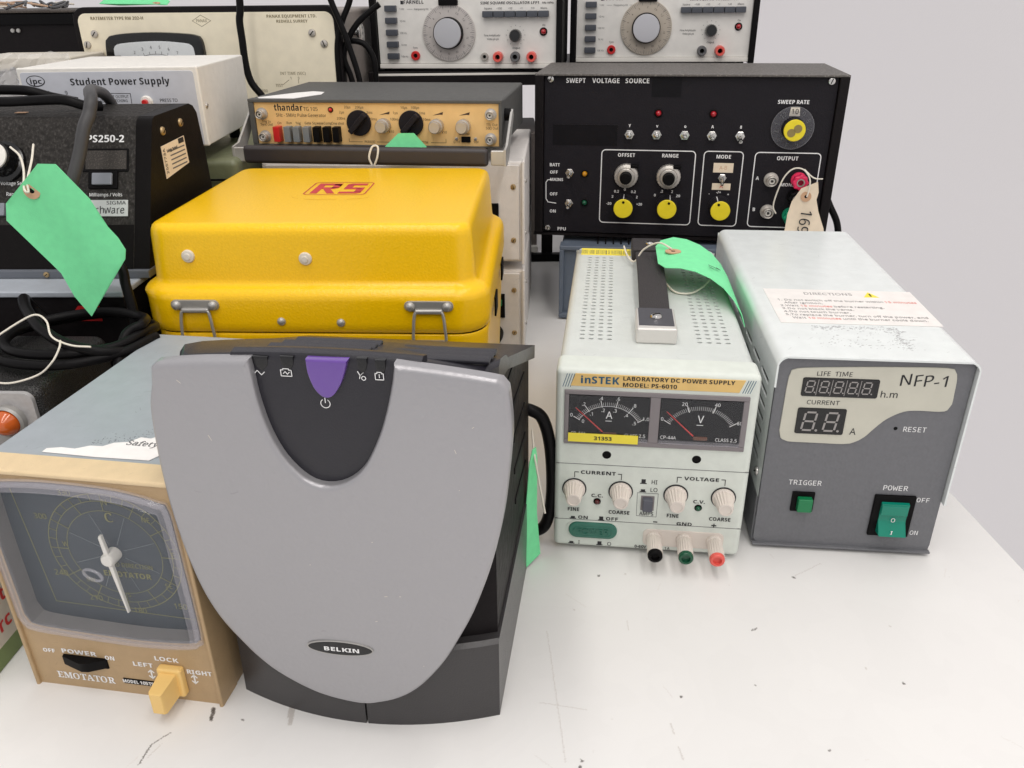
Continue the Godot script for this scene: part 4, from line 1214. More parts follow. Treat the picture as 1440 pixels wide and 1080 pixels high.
# ------------------------------------------------------------------ behind, right
func swept() -> void:
	var t := thing("sweep_generator", "large black swept voltage source with yellow-capped knobs and white printed boxes", "signal generator", Vector3(0.03, 0.0936, -0.9671), -0.1679)
	var W := 336.5; var H := 182.1; var D := 148.6
	part(t, "case", M.new().box(Vector3(W / 2, H / 2, -D / 2 - 2), Vector3(W - 1, H - 4, D - 4), 1.5), mats.black_case)
	part(t, "top_plate", M.new().box(Vector3(W / 2, H - 1.2, -D / 2 + 2), Vector3(W, 2.4, D + 6), 0.8), mat("worn_top", c8(74, 70, 70), 0.5, 0.0, "dust", "fine", 9.0, 0.3))
	mats.worn_top.albedo_color = c8(190, 184, 180)
	for s in [0, 1]: part(t, "side_plate", M.new().box(Vector3(5 if s == 0 else W - 5, H / 2, -D / 2 + 3), Vector3(10, H - 2.6, D + 4), 1.0), mats.black_case)
	part(t, "bottom_lip", M.new().box(Vector3(W / 2, 0.6, -D / 2 + 4), Vector3(W + 2, 1.2, D + 8)), mats.black_case)
	part(t, "front_panel", M.new().box(Vector3(W / 2, H / 2, -1.5), Vector3(W - 21, H - 5, 3), 0.4, 1), mats.black_paint)
	for q in [[17.5, 176.2], [318.7, 175.5], [15.5, 6.6]]: screw(t, q[0], q[1], 4.0, mats.chrome, Basis.IDENTITY, 0.0, 1.2)
	for q in [["SWEPT", 45.7], ["VOLTAGE", 79.2], ["SOURCE", 113.8]]: txt(t, q[0], q[1], 174.6, 5.0, mats.white_ink, 0.15, "bold", 1.0)
	mat("tape", c8(27, 26, 29), 0.3, 0.0, "worn", "fine", 12.0, 0.3)
	mats.tape.metallic_specular = 0.2
	part(t, "tape_patch", M.new().box(Vector3(146, 168, 0.1), Vector3(32, 20, 0.4)), mats.tape)
	part(t, "tape_strip", M.new().box(Vector3(57.5, 116, 0.1), Vector3(74, 23, 0.4)), mats.tape)
	led(t, 138.9, 140.9, 3.2, mats.led_red); led(t, 198.9, 140.8, 3.2, mats.led_red)
	var syms := ["∇", "v", "o", "^", "Δ"]
	syms = ["Y", "v", "o", "A", "8"]
	for k in 5:
		var x: float = [107.8, 138.4, 169.4, 199.3, 230.1][k]
		toggle(t, x, 117.4, [-0.1, -0.1, 0.0, 0.1, 0.35][k], 5.6)
		txt(t, syms[k], x, 127.0, 3.2, mats.white_ink, 0.15, "bold")
	for q in [[77, 15.0, 184, 100.6], [192.4, 15.2, 236.6, 101], [248.5, 15.6, 320, 100.8]]:
		var fr := M.new()
		frame_line(fr, q[0], q[1], q[2], q[3], 5, 1.1)
		part(t, "printed_box", fr, mats.white_ink)
	var pr := M.new()
	line2(pr, [19.0, 64.6, 15.0, 64.0, 13.0, 61.0, 13.2, 42.0, 15.6, 38.0, 25.0, 36.8], 0.9, 0.1)
	part(t, "printed_bracket", pr, mats.white_ink)
	for q in [["OFFSET", 105.8, 94.4, 4.0], ["RANGE", 155.3, 94.6, 4.0], ["MODE", 214.6, 94.6, 4.0], ["OUTPUT", 284, 94.2, 4.2], ["SWEEP RATE", 282.5, 154.0, 4.0], ["BATT", 23.0, 81.7, 3.6], ["OFF", 22.2, 73.2, 3.6], ["MAINS", 25.5, 64.7, 3.4], ["OFF", 22.2, 47.6, 3.6], ["ON", 21.5, 27.1, 3.6], ["PPU", 32.5, 5.8, 4.0], ["MONITOR", 292.6, 65.0, 3.6], ["A", 254.2, 71.6, 3.8], ["B", 254.4, 36.1, 3.8]]:
		txt(t, q[0], q[1], q[2], q[3], mats.white_ink, 0.15, "bold", 1.02)
	for q in [["-20", 88.2, 38.2], ["2", 92, 46.5], ["0.2", 96.4, 52.6], ["0", 106, 55.0], ["0.2", 116, 52.6], ["2", 120.4, 46.5], ["+20", 123.5, 38.2], [".2", 148.5, 54.0], ["2", 160.5, 54.0], ["20", 167.6, 49.2], ["0", 141.0, 49.4], ["-", 202.6, 52.8], ["-/+", 213, 54.6], ["+", 224.0, 52.4]]:
		txt(t, q[0], q[1], q[2], 3.0, mats.white_ink, 0.15, "bold")
	toggle(t, 40.8, 73.0, 0.2, 5.2); toggle(t, 40.7, 37.1, 0.2, 5.2)
	led(t, 58.6, 72.3, 3.0, mats.led_amber); led(t, 59.2, 38.5, 3.0, mats.led_green)
	# ten-turn dials
	for x in [106.7, 155.0]:
		var p := part(t, "turns_dial", cached("turns", func(): return M.new().lathe([Vector2(14.0, 0), Vector2(14.0, 5), Vector2(13.4, 6.2), Vector2(10.4, 7.4), Vector2(9.8, 12.6), Vector2(9.0, 13.4), Vector2(7.2, 13.6), Vector2(6.8, 13.2)], 48, Transform3D.IDENTITY, 24, 0.5, 0, 2)), mats.nickel, Vector3(x, 71.5, 0))
		part(p, "dial_knob", cached("turnsk", func(): return M.new().lathe([Vector2(6.7, 12), Vector2(6.5, 22), Vector2(5.6, 23), Vector2(3.6, 23.2), Vector2(0, 23.2)], 36, Transform3D.IDENTITY, 18, 0.4, 0, 1)), mats.black)
		part(p, "lock_lever", M.new().box(Vector3(9.0, 11.5, 5), Vector3(9, 4, 6), 1.0), mats.black)
	# yellow-capped knobs
	for q in [[105.6, 38.0, 1.57], [155.2, 38.6, 1.3], [215.0, 38.6, 1.9]]:
		var k := part(t, "knob", cached("coll", func(): return M.new().lathe([Vector2(12.6, 0.3), Vector2(12.6, 2.2), Vector2(11.6, 3.0), Vector2(11.2, 21.0), Vector2(10.6, 22.6), Vector2(0, 22.6)], 64, Transform3D.IDENTITY, 20, 0.8, 2, 3)), mats.black_paint, Vector3(q[0], q[1], 0))
		var cp := part(k, "knob_cap", cached("collc", func(): return M.new().lathe([Vector2(10.9, 22.2), Vector2(10.9, 23.2), Vector2(10.3, 23.8), Vector2(0, 24.0)], 40)), mats.yellow_cap)
		part(cp, "index_dot", M.new().lathe([Vector2(1.5, 24.0), Vector2(1.5, 24.2), Vector2(0, 24.2)], 14, Transform3D(Basis.IDENTITY, Vector3(7.4 * cos(q[2]), 7.4 * sin(q[2]), 0))), mats.black)
		part(k, "pointer_line", M.new().box(Vector3(11.6 * cos(q[2]), 11.6 * sin(q[2]), 12), Vector3(0.8, 1.4, 19)), mats.white_ink)
	toggle(t, 215.2, 71.0, 0.5, 5.0)
	part(t, "mode_label", M.new().box(Vector3(215.5, 82.4, 0.2), Vector3(22, 10.6, 0.4)), mats.tag_cream)
	txt(t, "A-B", 215.5, 82.4, 4.0, mats.eyelet, 0.45)
	part(t, "mode_label", M.new().box(Vector3(215.2, 61.2, 0.2), Vector3(20.6, 7.4, 0.4)), mats.tag_cream)
	txt(t, "A", 215.2, 61.6, 4.4, mats.red_ink, 0.45)
	# sweep dial: clear skirt with numbers, yellow hub
	glass("skirt", Color(0.55, 0.55, 0.58), 0.25)
	var sd := part(t, "sweep_dial", M.new().lathe([Vector2(22.6, 1.5), Vector2(22.6, 3.0), Vector2(21.8, 3.4), Vector2(12.5, 4.2), Vector2(12.0, 4.2)], 48, Transform3D(Basis.IDENTITY, Vector3(284.6, 127.2, 0))), mats.skirt)
	var rim := []
	for i in 32: rim.append(Vector3(284.6 + 22.5 * cos(TAU * i / 32), 127.2 + 22.5 * sin(TAU * i / 32), 2.4))
	part(sd, "skirt_edge", M.new().tube(rim, 0.45, 6, true, 1), mats.grey_ink)
	part(sd, "index_window", M.new().prism(pv([279, 140, 280.2, 149, 289.4, 149, 290.4, 140]), 3.2, 3.7), mats.ivory)
	for q in [["10", 90, 1], ["9", 58, 0], ["8", 28, 0], ["7", -4, 0], ["5", -70, 0], ["4", -103, 0], ["3", -135, 0], ["2", -168, 0], ["1", 165, 0], ["12", 130, 0]]:
		var a := deg_to_rad(q[1])
		txt(sd, q[0], 284.6 + 17.4 * cos(a), 127.2 + 17.4 * sin(a), 5.0, mats.black_ink if q[2] else mats.grey_ink, 4.3, "sans", 1.0, false, Basis(Vector3.BACK, a - PI / 2))
	part(sd, "dial_collar", M.new().lathe([Vector2(12.4, 1), Vector2(12.0, 14), Vector2(11.4, 15), Vector2(0, 15)], 48, Transform3D(Basis.IDENTITY, Vector3(285.0, 126.6, 0)), 24, 0.5, 0, 1), mats.black_paint)
	var yc := part(sd, "dial_cap", M.new().lathe([Vector2(11.4, 14.6), Vector2(11.4, 16), Vector2(10.8, 16.6), Vector2(0, 16.8)], 40, Transform3D(Basis.IDENTITY, Vector3(285.0, 126.6, 0))), mats.yellow_cap)
	for s in [-1, 1]: part(yc, "finger_dimple", M.new().lathe([Vector2(4.4, 16.7), Vector2(4.4, 16.95), Vector2(0, 16.95)], 24, Transform3D(Basis.IDENTITY, Vector3(285.0 + 3.2 * s, 126.2 + 2.2 * s, 0))), mat("dimple", c8(136, 120, 70), 0.5))
	bnc(t, 269.2, 70.6, 6.4); bnc(t, 269.4, 34.4, 6.4)
	for q in [[299.0, 71.0, "pink"], [297.0, 52.6, "black"], [294.6, 31.0, "jack_green"]]:
		var b := part(t, "binding_post", cached("bpost", func(): return M.new().lathe([Vector2(8.4, 0), Vector2(8.4, 3), Vector2(6.6, 3.4), Vector2(6.6, 9), Vector2(8.6, 9.6), Vector2(8.8, 17), Vector2(7.6, 18), Vector2(4.6, 18), Vector2(4.2, 10), Vector2(0, 10)], 48, Transform3D.IDENTITY, 8, 1.3, 4, 6)), mats[q[2]], Vector3(q[0], q[1], 0))
		part(b, "hole_liner", cached("bposth", func(): return M.new().lathe([Vector2(4.3, 16.2), Vector2(4.3, 18.4), Vector2(3.4, 18.4), Vector2(3.0, 16.4)], 20)), mats.nickel)
	# the case it stands on
	var u := thing("instrument_case", "blue-grey framed instrument standing under the black sweep unit", "instrument", Vector3(0.0573, 0.0, -0.9176), -0.12)
	mat("slate_frame", c8(92, 102, 116), 0.45, 0.0, "worn", "fine", 10.0, 0.2)
	part(u, "body", M.new().box(Vector3(132, 44, -135), Vector3(262, 86, 262), 2.0), mats.slate_frame)
	for r in [[0, 86.5, 264, 91.5], [0, 2, 264, 8], [0, 8, 5, 86.5], [259, 8, 264, 86.5]]:
		part(u, "bezel_bar", M.new().box(Vector3((r[0] + r[2]) / 2.0, (r[1] + r[3]) / 2.0, -8), Vector3(r[2] - r[0], r[3] - r[1], 20), 1.2), mats.slate_frame)
	part(u, "front_panel", M.new().box(Vector3(132, 47, -6), Vector3(254, 79, 3)), mat("navy", c8(32, 34, 44), 0.4, 0.0, "worn"))
	part(u, "panel_line", M.new().box(Vector3(30, 50, -4.3), Vector3(50, 0.8, 0.4)), mats.white_ink)
	for k in 6: part(u, "cooling_fin", M.new().box(Vector3(44 + k * 9.0, 91.6, -40), Vector3(1.6, 3.4, 60)), mats.black)

func beige_units() -> void:
	mat("beige", c8(228, 223, 218), 0.5, 0.0, "worn", "fine", 9.0, 0.2)
	for k in 2:
		var lab: String = ["lower beige metal box with green rocker, behind the yellow case", "upper beige metal box with two screws, under the gold-fronted generator"][k]
		var t := thing("metal_enclosure", lab, "enclosure", Vector3(-0.2542, 0.0 if k == 0 else 0.1006, -0.8355), -0.06, "stacked beige enclosures")
		var H := 94.0 if k == 0 else 106.0
		part(t, "shell", M.new().box(Vector3(135, H / 2, -110), Vector3(268, H - 2, 214), 3.0), mats.beige)
		part(t, "front_panel", M.new().box(Vector3(135, H / 2, -1.6), Vector3(258, H - 8, 3.2), 1.0), mats.beige)
		part(t, "side_flange", M.new().box(Vector3(268, H / 2, -4), Vector3(3.0, H, 12), 1.0), mats.beige)
		for y in [0.24, 0.76]:
			screw(t, 258, H * y, 2.8, mats.brass, Basis.IDENTITY, 0.0, 0.9 + y)
			screw(t, 269, H * y, 2.4, mats.nickel, RTF, -30)
		if k == 0:
			part(t, "rocker_frame", M.new().box(Vector3(238, 54, 1.2), Vector3(20, 27, 2.6), 0.8), mats.black)
			part(t, "green_rocker", M.new().box(Vector3(238, 58, 3.0), Vector3(14, 7, 3.0), 0.8), mats.green)
			part(t, "knob", M.new().lathe([Vector2(10, 0), Vector2(10, 6), Vector2(8.6, 16), Vector2(7.6, 17), Vector2(0, 17)], 32, Transform3D(Basis.IDENTITY, Vector3(236, 22, 0))), mats.black)
		else:
			part(t, "socket_plate", M.new().box(Vector3(234, 52, 1.4), Vector3(18, 24, 3), 0.8), mats.black)
			for x in [40.0, 230.0]:
				for z in [-24.0, -190.0]: part(t, "foot", M.new().lathe([Vector2(7, -6), Vector2(7, 1.2), Vector2(0, 1.2)], 16, Transform3D(UPF, Vector3(x, 0, z))), mats.rubber)

func thandar() -> void:
	var t := thing("pulse_generator", "low charcoal pulse generator with gold front panel and tilting handle", "signal generator", Vector3(-0.2596, 0.2204, -0.8473), -0.1368)
	mat("charcoal", c8(82, 82, 80), 0.62, 0.0, "smudge", "fine", 10.0, 0.35)
	mat("gold", c8(238, 198, 134), 0.4, 0.0, "smudge", "", 10.0)
	mat("grey_key", c8(124, 128, 130), 0.4)
	mat("brown_ink", c8(66, 48, 34), 0.6)
	var W := 255.0; var H := 44.6; var D := 167.0
	part(t, "case", M.new().box(Vector3(W / 2, H / 2, -D / 2 - 3), Vector3(W, H, D - 4), 2.4), mats.charcoal)
	for r in [[0, H - 3.2, W, H], [0, 0, W, 1.6], [0, 1.6, 5.5, H - 3.2], [W - 3.0, 1.6, W, H - 3.2]]:
		part(t, "case_edge", M.new().box(Vector3((r[0] + r[2]) / 2.0, (r[1] + r[3]) / 2.0, -4), Vector3(r[2] - r[0], r[3] - r[1], 12), 0.7, 1), mats.charcoal)
	part(t, "front_panel", M.new().box(Vector3(W / 2 + 1, H / 2 - 0.8, -1.5), Vector3(W - 8.5, H - 4.8, 2.0)), mats.gold)
	var z := -0.4
	bnc(t, 13.0, 30.6, 4.6, -0.5); bnc(t, 13.6, 9.0, 4.6, -0.5); bnc(t, 244.2, 31.4, 4.6, -0.5); bnc(t, 243.8, 8.6, 4.6, -0.5)
	txt(t, "thandar", 40.5, 36.4, 6.0, mats.black_ink, z, "bold", 0.92)
	txt(t, "TG 105", 63.6, 35.2, 3.4, mats.brown_ink, z); txt(t, "5Hz - 5MHz Pulse Generator", 53.0, 29.2, 3.0, mats.brown_ink, z, "sans", 0.98)
	led(t, 84.2, 34.7, 1.8, mats.red, -0.6)
	for q in [["On", 29.6, 21.6], ["Run", 39.8, 21.8], ["Trig", 49.0, 21.6], ["Gate", 59.2, 21.8], ["Sq wave", 69.6, 21.8], ["Comp", 79.9, 21.8], ["One shot", 90.0, 21.8], ["Sync Out", 16.0, 20.2], ["Trig In", 16.0, 23.0]]:
		txt(t, q[0], q[1], q[2], 1.7, mats.brown_ink, z)
	for k in 7:
		var x: float = [28.6, 39.6, 49.0, 59.2, 69.6, 79.8, 89.8][k]
		part(t, "push_button", cached("pbtn", func(): return M.new().box(Vector3(0, 0, 4.4), Vector3(6.6, 14.6, 10.4), 0.6, 1)), mats.red if k == 0 else (mats.grey_key if k < 4 else mats.black), Vector3(x, 11.9, -1.0))

	for x in [112.4, 165.1]:
		var kn := part(t, "selector_knob", cached("sel", func(): return M.new().lathe([Vector2(12.2, 0), Vector2(12.2, 2.2), Vector2(11.6, 2.8), Vector2(0, 2.9)], 40)), mats.black_paint, Vector3(x, 22.6, 0))
		part(kn, "grip_bar", M.new().box(Vector3(0, 0, 6), Vector3(5.4, 23.0, 8), 1.2), mats.black_paint).rotation.z = -0.75
	for q in [["20µs", 101.5, 37.2], ["200µs", 113.5, 37.2], ["2µs", 95.2, 32.4], ["2ms", 123.6, 32.4], ["200ns", 94.0, 26.6], ["20ms", 126.6, 26.2], ["10µs", 158.5, 37.2], ["100µs", 169.5, 37.2], ["1µs", 149.5, 32.2], ["1ms", 176.5, 32.2], ["100ns", 148.0, 26.2], ["10ms", 180.5, 26.2], ["PERIOD", 121.6, 4.4], ["WIDTH", 176, 4.4], ["x10", 144.4, 14.4], ["x10", 197.6, 14.4], ["TTL Out", 245.0, 21.8], ["50Ω Out", 245.0, 18.6], ["Normal", 217.5, 13.0], ["0-1V", 209.6, 5.4], ["10V", 229.0, 5.4]]:
		txt(t, q[0], q[1], q[2], 2.1, mats.brown_ink, z)
	var pr := M.new()
	for q in [138.4, 191.7, 218.0]:
		pr.prism(pv([q - 5, 30.2, q + 4, 33.0, q + 5.6, 33.4, q + 5.0, 30.8, q + 2, 31.0]), -0.5, -0.3, 0.0, Transform3D.IDENTITY, false)
	line2(pr, [100.4, 7.2, 100.4, 4.4, 114, 4.4], 0.4, -0.5); line2(pr, [129, 4.4, 145, 4.4, 145, 7.2], 0.4, -0.5); line2(pr, [184, 4.4, 199, 4.4, 199, 8.0], 0.4, -0.5)
	part(t, "printed_lines", pr, mats.brown_ink)
	for x in [137.5, 190.7, 217.3]:
		part(t, "small_knob", cached("smallk", func(): return M.new().lathe([Vector2(7.0, -0.5), Vector2(7.0, 6.5), Vector2(6.6, 7.2), Vector2(5.8, 7.4), Vector2(5.6, 13.6), Vector2(5.0, 14.4), Vector2(0, 14.2)], 48, Transform3D.IDENTITY, 24, 0.35, 0, 1)), mats.nickel, Vector3(x, 20.6, 0))
	part(t, "slide_switch", M.new().box(Vector3(219.2, 8.0, 0.4), Vector3(9.0, 5.4, 2.4), 0.4, 1), mats.black)
	for x in [209.6, 228.6]: screw(t, x, 8.4, 1.7, mats.nickel, Basis.IDENTITY, -0.5)
	for x in [24.0, 230.0]:
		for zz in [-20.0, -150.0]: part(t, "foot", M.new().lathe([Vector2(7, -13.4), Vector2(7, 0.5), Vector2(0, 0.5)], 16, Transform3D(UPF, Vector3(x, 0, zz))), mats.rubber)
	# tilting handle: grip bar in front, two flat arms to the pivots
	mat("arm_alu", c8(196, 194, 190), 0.4, 0.5, "smudge")
	part(t, "handle_bar", M.new().box(Vector3(124, -3.6, 30), Vector3(244, 17, 9), 4.0, 3), mat("bar_brown", c8(56, 51, 52), 0.42, 0.0, "smudge", "", 10))
	for s in [-1.0, 1.0]:
		var xx: float = 127.5 + 134.5 * s
		var poly := pv([34, -11, 34, 4, 20, 6, -16, 32, -22, 34, -26, 28, -20, 22, 12, -8, 24, -12])
		part(t, "handle_arm", M.new().prism(poly, -1.2, 1.2, 0.4, Transform3D(Basis(Vector3(0, 0, 1), Vector3(0, 1, 0), Vector3(-1, 0, 0)), Vector3(xx, 0, 0))), mats.arm_alu)
		part(t, "handle_bend", M.new().box(Vector3(xx - 6.5 * s, -3.6, 32), Vector3(14, 14, 3), 1.2), mats.arm_alu)
		part(t, "pivot", M.new().lathe([Vector2(6, -4), Vector2(6, 3), Vector2(4.5, 4), Vector2(0, 4)], 20, Transform3D(RTF if s > 0 else Basis(Vector3(0, 0, 1), Vector3(0, 1, 0), Vector3(-1, 0, 0)), Vector3(127.5 + 130.0 * s, 29, -20))), mats.black)
	var lb := M.new().prism(pv([6, 10, 10, 4, 46, 4, 62, 40, 58, 60, 44, 66, 30, 52]), H, H + 0.3, 0.0, Transform3D(UPF, Vector3.ZERO))
	part(t, "paper_label", lb, mats.paper)

func farnell(t: Node3D, jacks: Array, dialc: Color, full: bool) -> void:
	mat("osc_panel", c8(226, 224, 219), 0.5, 0.0, "smudge", "", 8.0)
	mat("slate_key", c8(68, 72, 80), 0.4)
	mat("spun", c8(200, 200, 204), 0.28, 0.85)
	var dm := mat("dial_plate" + str(t.name), dialc, 0.4, 0.2, "smudge")
	part(t, "case", M.new().box(Vector3(125, 69, -72), Vector3(246, 126, 136), 2.0), mats.black_case)
	part(t, "front_panel", M.new().box(Vector3(126, 72, -2), Vector3(238, 126, 3.6), 0.6, 1), mats.osc_panel)
	part(t, "lower_trim", M.new().box(Vector3(126, 5.8, 0.4), Vector3(238, 5.8, 6), 0.8, 1), mats.white_plastic)
	for x in [2.5, 248.5]: part(t, "side_cheek", M.new().box(Vector3(x, 67, -66), Vector3(8.0, 132, 146), 1.6), mats.black)
	for k in 5:
		part(t, "range_key", cached("rkey", func(): return M.new().box(Vector3(0, 0, 3), Vector3(15.4, 7.4, 8), 0.9, 1)), mats.slate_key, Vector3(26.6, 76.4 - 14.5 * k, 0))
		txt(t, ["1", "10", "100", "1k", "10k"][k] + " Hz", 41, 75.6 - 14.5 * k, 1.8, mats.grey_ink, 0.0)
	txt(t, "FARNELL", 57.0, 83.4, 4.2, mats.black_ink, 0.0, "boldital", 1.1)
	part(t, "maker_mark", M.new().box(Vector3(41.5, 83.4, -0.1), Vector3(3.6, 4.4, 0.3)), mats.black_ink)
	txt(t, "Frequency Hz", 67, 75.4, 2.2, mats.grey_ink, 0.0)
	var pr := M.new()
	line2(pr, [48, 75.4, 55, 75.4], 0.3, -0.1); line2(pr, [79, 75.4, 86, 75.4], 0.3, -0.1)
	ticks(pr, 191.2, 43.0, 11.5, 12.8, 235, -55, 11, 0.5, -0.1)
	part(t, "printed_lines", pr, mats.grey_ink)
	var d := part(t, "frequency_dial", M.new().lathe([Vector2(35, 0), Vector2(35, 2.6), Vector2(34.2, 3.2), Vector2(0, 3.2)], 72, Transform3D(Basis.IDENTITY, Vector3(103, 47, 0))), dm)
	var dk := M.new()
	ticks(dk, 103, 47, 30.6, 34, 0, 355, 90, 0.35, 3.2); ticks(dk, 103, 47, 28.6, 34, 0, 350, 18, 0.5, 3.2)
	part(d, "dial_marks", dk, mats.grey_ink)
	for i in 14:
		var a := TAU * i / 14.0 + 0.2
		txt(d, ["1", "1.2", "1.5", "2", "3", "4", "5", "6", "7", "8", "9", "10", "11", "12"][i], 103 + 25.6 * cos(a), 47 + 25.6 * sin(a), 2.3, mats.black_ink, 3.4, "sans", 1.0, false, Basis(Vector3.BACK, a - PI / 2))
	part(d, "tuning_knob", M.new().lathe([Vector2(19.6, 3), Vector2(19.2, 13), Vector2(18.2, 14)], 48, Transform3D(Basis.IDENTITY, Vector3(103, 46.5, 0))), mats.black)
	part(d, "spun_cap", M.new().lathe([Vector2(18.2, 14)] + range(44).map(func(i): return Vector2(17.6 - 0.4 * i, 14.8 + (0.06 if i % 2 else 0.0))) + [Vector2(0, 14.85)], 64, Transform3D(Basis.IDENTITY, Vector3(103, 46.5, 0))), mats.spun)
	part(t, "cursor", M.new().prism(rr(91, 79.4, 116, 87.2, 1.6), 0, 6.5, 1.0), mats.black)
	for k in 6:
		part(t, "waveform_key", cached("wkey", func(): return M.new().box(Vector3(0, 0, 3.4), Vector3(13.8, 7.6, 9), 0.9, 1)), mats.slate_key, Vector3(155.4 + 14.5 * k, 68.8, 0))
		txt(t, ["Square", "÷100", "÷10", "÷1", "1/0", "Mains"][k], 155.4 + 14.5 * k, 75.2, 2.1, mats.black_ink, 0.0, "ital")
	txt(t, "SINE SQUARE OSCILLATOR LFP1" if full else "SINE SQUARE OSCILLATOR", 184 if full else 192, 81.6, 3.1, mats.black_ink, 0.0, "boldital", 1.18)
	if full: txt(t, "1Hz-1MHz", 233, 81.4, 2.3, mats.black_ink, 0.0, "boldital")
	part(t, "amplitude_knob", M.new().lathe([Vector2(8.2, 0), Vector2(8.0, 9), Vector2(7.2, 12), Vector2(6.4, 13), Vector2(0, 13)], 40, Transform3D(Basis.IDENTITY, Vector3(191.2, 43, 0)), 20, 0.4, 0, 2), mats.black_gloss)
	txt(t, "Fine Amplitude", 160, 43.0, 2.2, mats.black_ink, 0.0, "ital"); txt(t, "Volts pk pk", 161, 38.6, 2.0, mats.black_ink, 0.0, "ital")
	txt(t, "On", 228, 55.0, 2.2, mats.black_ink, 0.0, "ital")
	led(t, 227.8, 47.6, 3.4, mats.led_red)
	txt(t, "Sync", 56.4, 28.4, 2.2, mats.black_ink, 0.0, "ital")
	txt(t, "Output", 192, 27.6, 2.0, mats.black_ink, 0.0, "ital")
	jack(t, 56.4, 18.8, 6.0, mats.red, 0.6)
	for j in jacks: jack(t, j[0], 17.4, j[2], mats[j[1]], j[3])

func oscillators() -> void:
	var a := thing("oscillator", "white fronted oscillator beside the black cables, with two salmon sockets", "oscillator", Vector3(-0.18027, 0.26324, -1.17554), -0.1156, "bench oscillators on the rear shelf")
	farnell(a, [[149.7, "nickel", 5.0, 0.8], [168.1, "salmon", 6.6, 1.9], [190.9, "grey_ink", 6.4, 1.6], [212.6, "salmon", 6.6, 1.9]], c8(196, 190, 186), true)
	var b := thing("oscillator", "white fronted oscillator directly behind the black sweep unit, beside the bare wall", "oscillator", Vector3(0.08848, 0.26458, -1.23295), -0.1247, "bench oscillators on the rear shelf")
	farnell(b, [[181.0, "grey_ink", 6.4, 1.6], [205.1, "salmon", 6.8, 1.9]], c8(186, 176, 162), false)
	for t in [a, b]:
		for x in [14.0, 236.0]:
			for z in [-10.0, -130.0]: part(t, "foot", M.new().lathe([Vector2(5, -0.6 if t == a else -2.0), Vector2(5, 5), Vector2(0, 5)], 14, Transform3D(UPF, Vector3(x, 0, z))), mats.rubber)
	# rear stand that carries them
	var s := thing("equipment_stand", "black steel stand with white edged shelf carrying the two oscillators", "stand", Vector3(0, 0, 0))
	part(s, "shelf", M.new().box(Vector3(72, 253.6, -1315), Vector3(520, 18, 320), 1.0), mats.black_case)
	part(s, "shelf_edging", M.new().box(Vector3(-56, 259.4, -1156.4), Vector3(250, 4, 3), 0.8, 1), mats.white_plastic)
	for q in [[-180, -1170], [54, -1170], [325, -1170], [-180, -1465], [325, -1465]]:
		part(s, "leg", M.new().box(Vector3(q[0], 122.4, q[1]), Vector3(16, 244.6, 16), 1.0, 1), mats.black_case)
	part(s, "foot_rail", M.new().box(Vector3(72, 6, -1153), Vector3(520, 11, 12), 1.0, 1), mats.black)
	var u := thing("cased_instrument", "brown-grey cased unit with white base trim under the rear stand", "instrument", Vector3(-0.14, 0.0, -1.185), 0.0)
	part(u, "case", M.new().box(Vector3(90, 90, -80), Vector3(180, 176, 150), 3), mat("taupe", c8(120, 112, 108), 0.5, 0.0, "smudge"))
	part(u, "base_trim", M.new().box(Vector3(90, 9, -2), Vector3(182, 9, 10), 1.0), mats.white_plastic)
	part(u, "upright", M.new().box(Vector3(160, 95, -3), Vector3(10, 160, 6), 1.0), mats.black)

# ------------------------------------------------------------------ behind, left
func rloop(x0: float, z0: float, x1: float, z1: float, r: float, y: float) -> Array:
	# rounded rectangle in plan, ordered for an upward loft
	var o := []
	var q := rr(x0, -z0, x1, -z1, r, 6)
	for P in q: o.append(Vector3(P.x, y, -P.y))
	return o

